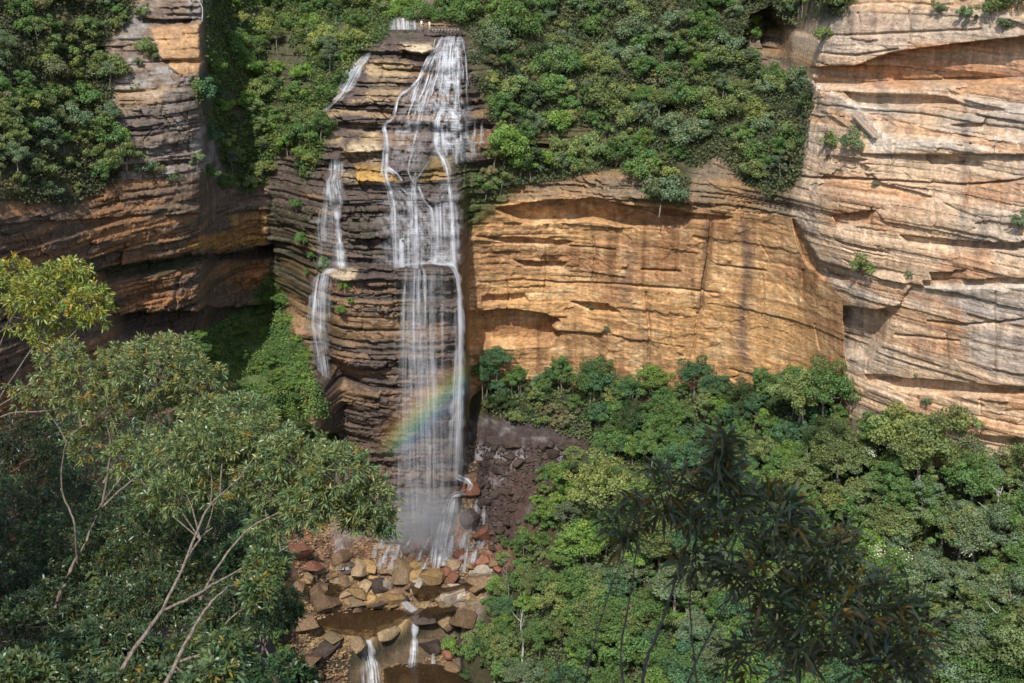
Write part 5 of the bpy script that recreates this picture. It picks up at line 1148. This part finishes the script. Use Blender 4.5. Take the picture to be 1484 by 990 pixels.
near_tree('gum_sapling', 'wide gum crown reaching over the foot of the falls from the left', 'tree',
    [[(120,1060,13.5),(195,940,14),(235,885,14.2),(262,830,14.5),(290,780,15),(308,765,15)], [(235,885,14.2),(285,862,14.3),(330,835,14.5),(390,805,15),(440,775,15)], [(290,870,14.3),(310,830,14.6),(370,760,15),(470,720,15)], [(262,830,14.5),(300,740,15),(350,690,15)]],
    [(300,650,16,70,50,190), (370,640,16,60,42,170), (430,660,15.5,62,44,190), (490,690,15,60,50,210), (535,725,15,44,40,140), (460,730,15,60,36,150), (390,700,15.5,60,40,150), (310,700,16,50,34,90), (240,660,16.5,50,40,90), (525,755,15,36,20,50), (255,715,16,50,36,90), (190,660,17,40,40,80), (350,600,17,50,34,110), (400,755,15.5,50,28,80), (555,760,15,26,22,50)], (.165, .215, .085), .095, .019, 3, r0=.036, per=20)
near_tree('gum_sapling', 'leaning sapling with two bare pale forks at the bottom left', 'tree',
    [[(210,1060,12),(255,960,12.5),(300,880,13),(330,850,13.2)], [(255,960,12.5),(300,945,12.7),(330,900,13)]], [(372,860,13,34,30,60), (330,945,12,46,40,100), (310,980,11.5,44,36,80), (385,820,13.5,40,24,60)], G4, .11, .03, 4, r0=.035)
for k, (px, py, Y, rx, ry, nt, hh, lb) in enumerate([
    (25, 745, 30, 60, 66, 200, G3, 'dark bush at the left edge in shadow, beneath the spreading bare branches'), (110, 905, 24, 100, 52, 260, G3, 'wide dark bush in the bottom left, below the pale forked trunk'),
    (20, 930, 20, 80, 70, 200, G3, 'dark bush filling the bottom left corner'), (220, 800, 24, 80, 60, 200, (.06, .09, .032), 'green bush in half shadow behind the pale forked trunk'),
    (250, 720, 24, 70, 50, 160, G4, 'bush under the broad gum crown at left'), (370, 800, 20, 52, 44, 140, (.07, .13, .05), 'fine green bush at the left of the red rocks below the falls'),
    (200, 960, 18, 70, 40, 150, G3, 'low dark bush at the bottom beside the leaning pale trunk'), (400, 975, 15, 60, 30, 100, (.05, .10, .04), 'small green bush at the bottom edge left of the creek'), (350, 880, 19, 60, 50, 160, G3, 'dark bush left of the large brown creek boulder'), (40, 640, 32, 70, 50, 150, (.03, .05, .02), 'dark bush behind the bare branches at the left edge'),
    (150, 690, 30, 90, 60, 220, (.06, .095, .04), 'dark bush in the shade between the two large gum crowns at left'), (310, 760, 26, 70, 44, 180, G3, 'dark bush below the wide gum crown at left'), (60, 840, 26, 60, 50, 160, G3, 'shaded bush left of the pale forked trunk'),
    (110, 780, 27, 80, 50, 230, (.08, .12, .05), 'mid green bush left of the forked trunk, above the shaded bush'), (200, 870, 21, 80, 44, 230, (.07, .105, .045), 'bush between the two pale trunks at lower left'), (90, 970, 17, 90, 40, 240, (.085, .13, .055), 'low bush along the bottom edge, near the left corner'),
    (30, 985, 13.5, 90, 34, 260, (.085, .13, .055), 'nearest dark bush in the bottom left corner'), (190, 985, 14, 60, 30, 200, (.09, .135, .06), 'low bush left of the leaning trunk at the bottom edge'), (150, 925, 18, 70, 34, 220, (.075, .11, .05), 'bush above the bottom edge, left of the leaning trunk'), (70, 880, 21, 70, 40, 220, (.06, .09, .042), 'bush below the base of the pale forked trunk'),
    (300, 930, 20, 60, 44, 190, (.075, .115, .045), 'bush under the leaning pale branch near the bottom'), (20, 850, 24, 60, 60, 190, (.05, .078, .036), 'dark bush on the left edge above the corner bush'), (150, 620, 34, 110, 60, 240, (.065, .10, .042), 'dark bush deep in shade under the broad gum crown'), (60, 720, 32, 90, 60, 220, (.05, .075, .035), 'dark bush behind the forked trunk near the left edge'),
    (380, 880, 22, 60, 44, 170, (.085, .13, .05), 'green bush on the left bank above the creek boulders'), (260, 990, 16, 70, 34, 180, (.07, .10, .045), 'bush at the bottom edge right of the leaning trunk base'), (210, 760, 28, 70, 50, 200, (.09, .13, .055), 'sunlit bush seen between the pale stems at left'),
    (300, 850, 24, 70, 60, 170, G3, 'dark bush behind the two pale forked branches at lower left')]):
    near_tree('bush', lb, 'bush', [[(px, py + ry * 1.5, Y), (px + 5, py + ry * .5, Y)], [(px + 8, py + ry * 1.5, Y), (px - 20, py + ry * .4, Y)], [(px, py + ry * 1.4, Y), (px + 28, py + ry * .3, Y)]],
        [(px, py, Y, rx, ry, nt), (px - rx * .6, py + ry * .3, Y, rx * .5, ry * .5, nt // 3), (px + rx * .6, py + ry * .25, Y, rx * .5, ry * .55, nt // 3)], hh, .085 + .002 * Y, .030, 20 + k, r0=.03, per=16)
# the dark shrub close to the viewpoint, lower right
near_tree('gum_shrub', 'dark out-of-focus gum shrub with long drooping leaves, lower right foreground', 'shrub',
    [[(930,1180,6.2),(930,1000,6.5),(960,900,6.8),(1000,780,7),(1045,650,7)], [(920,1100,6.3),(900,960,6.6),(915,850,6.8),(930,730,7)], [(950,1150,6.3),(1000,980,6.5),(1060,860,6.8),(1110,770,7)], [(960,1150,6.3),(1040,1000,6.4),(1130,900,6.7),(1220,800,7)],
     [(980,1160,6.2),(1090,1010,6.3),(1220,920,6.6),(1330,890,6.9)], [(900,1150,6.4),(850,1000,6.6),(870,900,6.8),(905,800,7)], [(900,1160,6.4),(820,1010,6.6),(800,930,6.8)], [(960,1160,6.2),(1010,1000,6.6),(1000,880,7),(1010,760,7.2)]],
    [(1047,648,7,20,50,17), (1048,670,7,22,40,21), (1040,730,7,64,56,49), (960,715,7,50,48,34), (905,755,7,34,54,17), (1120,750,7,62,48,46), (1100,830,6.8,76,56,49), (1195,800,7,58,48,43), (1180,890,6.6,94,60,66), (1265,870,6.9,56,50,49), (1335,905,7,36,50,26), (1290,955,6.6,66,40,46), (1110,940,6.6,80,50,31), (1010,810,7,50,40,17)],
    (.092, .112, .055), .13, .020, 60, wood='darktwig', r0=.014, tips=.3, per=9)

# unseen gum trees added to throw shade over the nearest bushes
for (x, y, sc, k, lb) in [(-1.9, -1.2, .78, 4, 'unseen gum tree added behind the viewpoint to shade the dark shrub'), (-13.5, 13.5, 1.0, 0, 'unseen shade gum tree added left of the view, nearest the gum crowns'), (-16.5, 18, 1.05, 2, 'unseen shade gum tree added on the hillside far left of the view'), (-10.8, 9.5, .8, 7, 'short unseen shade gum tree added on the hillside left of the view'), (-17, 12, 1.1, 4, 'large unseen shade gum tree added on the hillside outside the left edge'), (-20, 20, 1.1, 1, 'tall unseen shade gum tree added on the hillside outside the left edge')]:
    put_tree(0, 0, 'olive green', sc, r, lambda a, b, x=x, y=y: np.array([x, y, float(hill(x, y))]), '', k, lb, zs=.95)

rl = np.random.default_rng(5); n = 16000; X_ = rl.uniform(-26, 0, n); Y_ = rl.uniform(8, 42, n); ok = X_ < 1 - .25 * Y_; X_ = X_[ok]; Y_ = Y_[ok]; n = len(X_); Z_ = hill(X_, Y_) + .05
dd = rl.normal(size=(n, 3)) * [1, 1, .3]; dd /= np.linalg.norm(dd, axis=1)[:, None]; v, t, k = lance_leaves(np.stack([X_, Y_, Z_], -1), dd, rl.uniform(.06, .32, n), rl.uniform(.008, .025, n), rl.uniform(.5, 1.6, (n, 1)) * np.array([1, 1, 1.]), rl)
o = link('leaf_litter', mesh_np('leaf_litter', v, t, False, k), leaf_mat('dry_litter', base=(.17, .12, .085), trans=.05)); tag(o, 'fallen twigs and dry bark strips on the dark slope at lower left', 'litter', kind='stuff')

# ------------------------------------------------------------------ labels that single things out
from collections import defaultdict
byk = defaultdict(list)
for q in REG: byk[(q[1], q[0].name.split('.')[0])].append(q[6])
buck = defaultdict(list)
for q in REG:
    ss_ = sorted(byk[(q[1], q[0].name.split('.')[0])]); f = ss_.index(q[6]) / max(1, len(ss_)); sz = 'small' if f < .33 else 'medium' if f < .7 else 'large'
    buck[(q[1], q[2], q[3], sz, q[0].name.split('.')[0], int(q[5] // 75) if q[1] != 'boulder' else int(q[5] // 25))].append(q)
ORD = ['leftmost', 'second from left', 'third from left', 'fourth from left', 'fifth from left', 'sixth from left', 'seventh from left', 'eighth from left', 'ninth from left', 'tenth from left']
HB = ['at the top edge', 'level with the cave', 'level with the stairs', 'level with the cliff lip', 'at wall top level', 'at mid wall level', 'at wall foot level', 'level with the rainbow', 'level with the dark ledge', 'level with the red rocks', 'level with the boulders', 'level with the pools', 'near the bottom edge', 'at the bottom edge', 'at the bottom edge', 'below']
for (kd, reg, hue, sz, nm, hb), L_ in buck.items():
    if kd == 'boulder': reg = {25: 'at the top of the dark scree', 26: 'high on the dark scree', 27: 'halfway down the dark scree', 28: 'on the dark scree beside the fall', 29: 'low on the dark scree', 30: 'at the foot of the scree', 31: 'at the foot of the fall', 32: 'just below the foot of the fall', 33: 'above the upper pool', 34: 'beside the upper pool', 35: 'beside the middle pool', 36: 'above the rock ledge', 37: 'beside the rock ledge', 38: 'beside the lowest pool'}.get(hb, 'at the bottom edge of the creek')
    if kd != 'boulder': reg = {'on the slope above the orange wall': 'above the orange wall', 'on the slope left of the upper falls': 'beside the upper falls', 'on the slope at the upper left corner': 'at upper left', 'behind the dark foreground shrub': 'behind the dark shrub', 'on the slope at the lower right corner': 'at lower right', 'on the bank right of the rocky creek': 'right of the creek', 'left of the main fall, below the left cliff': 'below the left cliff', 'below the pale cliff at right': 'below the pale cliff', 'on the ledges of the rock tower at left': 'on the rock tower', 'beside the rock tower at left': 'beside the rock tower', 'behind the top of the falls': 'behind the falls', 'clinging to the waterfall cliff': 'on the waterfall cliff', 'on the fern slope left of the falls': 'on the fern slope', 'on the bank left of the main fall': 'left of the fall', 'on the right bank of the creek': 'on the right bank', 'on the left bank of the creek': 'on the left bank', 'above the dark wet ledge': 'above the wet ledge', 'at the edge of the upper falls': 'beside the falls'}.get(reg, reg) + ', ' + HB[max(0, min(15, hb))]
    L_.sort(key=lambda q: q[4]); word = {'bush': 'bush', 'fern_bush': 'ferny bush', 'rainforest_tree': 'tree', 'eucalypt': 'slim gum', 'gum_tree': 'gum', 'small_tree': 'tree', 'shrub': 'shrub', 'boulder': 'boulder'}[nm]
    for k, q in enumerate(L_):
        base_ = f'{sz} {hue} {word} {reg}' if kd == 'boulder' else f'{sz} {hue} {word} {reg}'
        if len(L_) > 1 and len(L_) <= 10: base_ += ', ' + (ORD[k] if k < len(L_) - 1 else 'rightmost')
        elif len(L_) > 10:
            if k < 5: base_ += ', ' + ORD[k]
            elif k >= len(L_) - 5: j = len(L_) - 1 - k; base_ += ', ' + ['rightmost', 'second from right', 'third from right', 'fourth from right', 'fifth from right'][j]
            else: base_ += ', in the middle'
        q[0]['label'] = base_
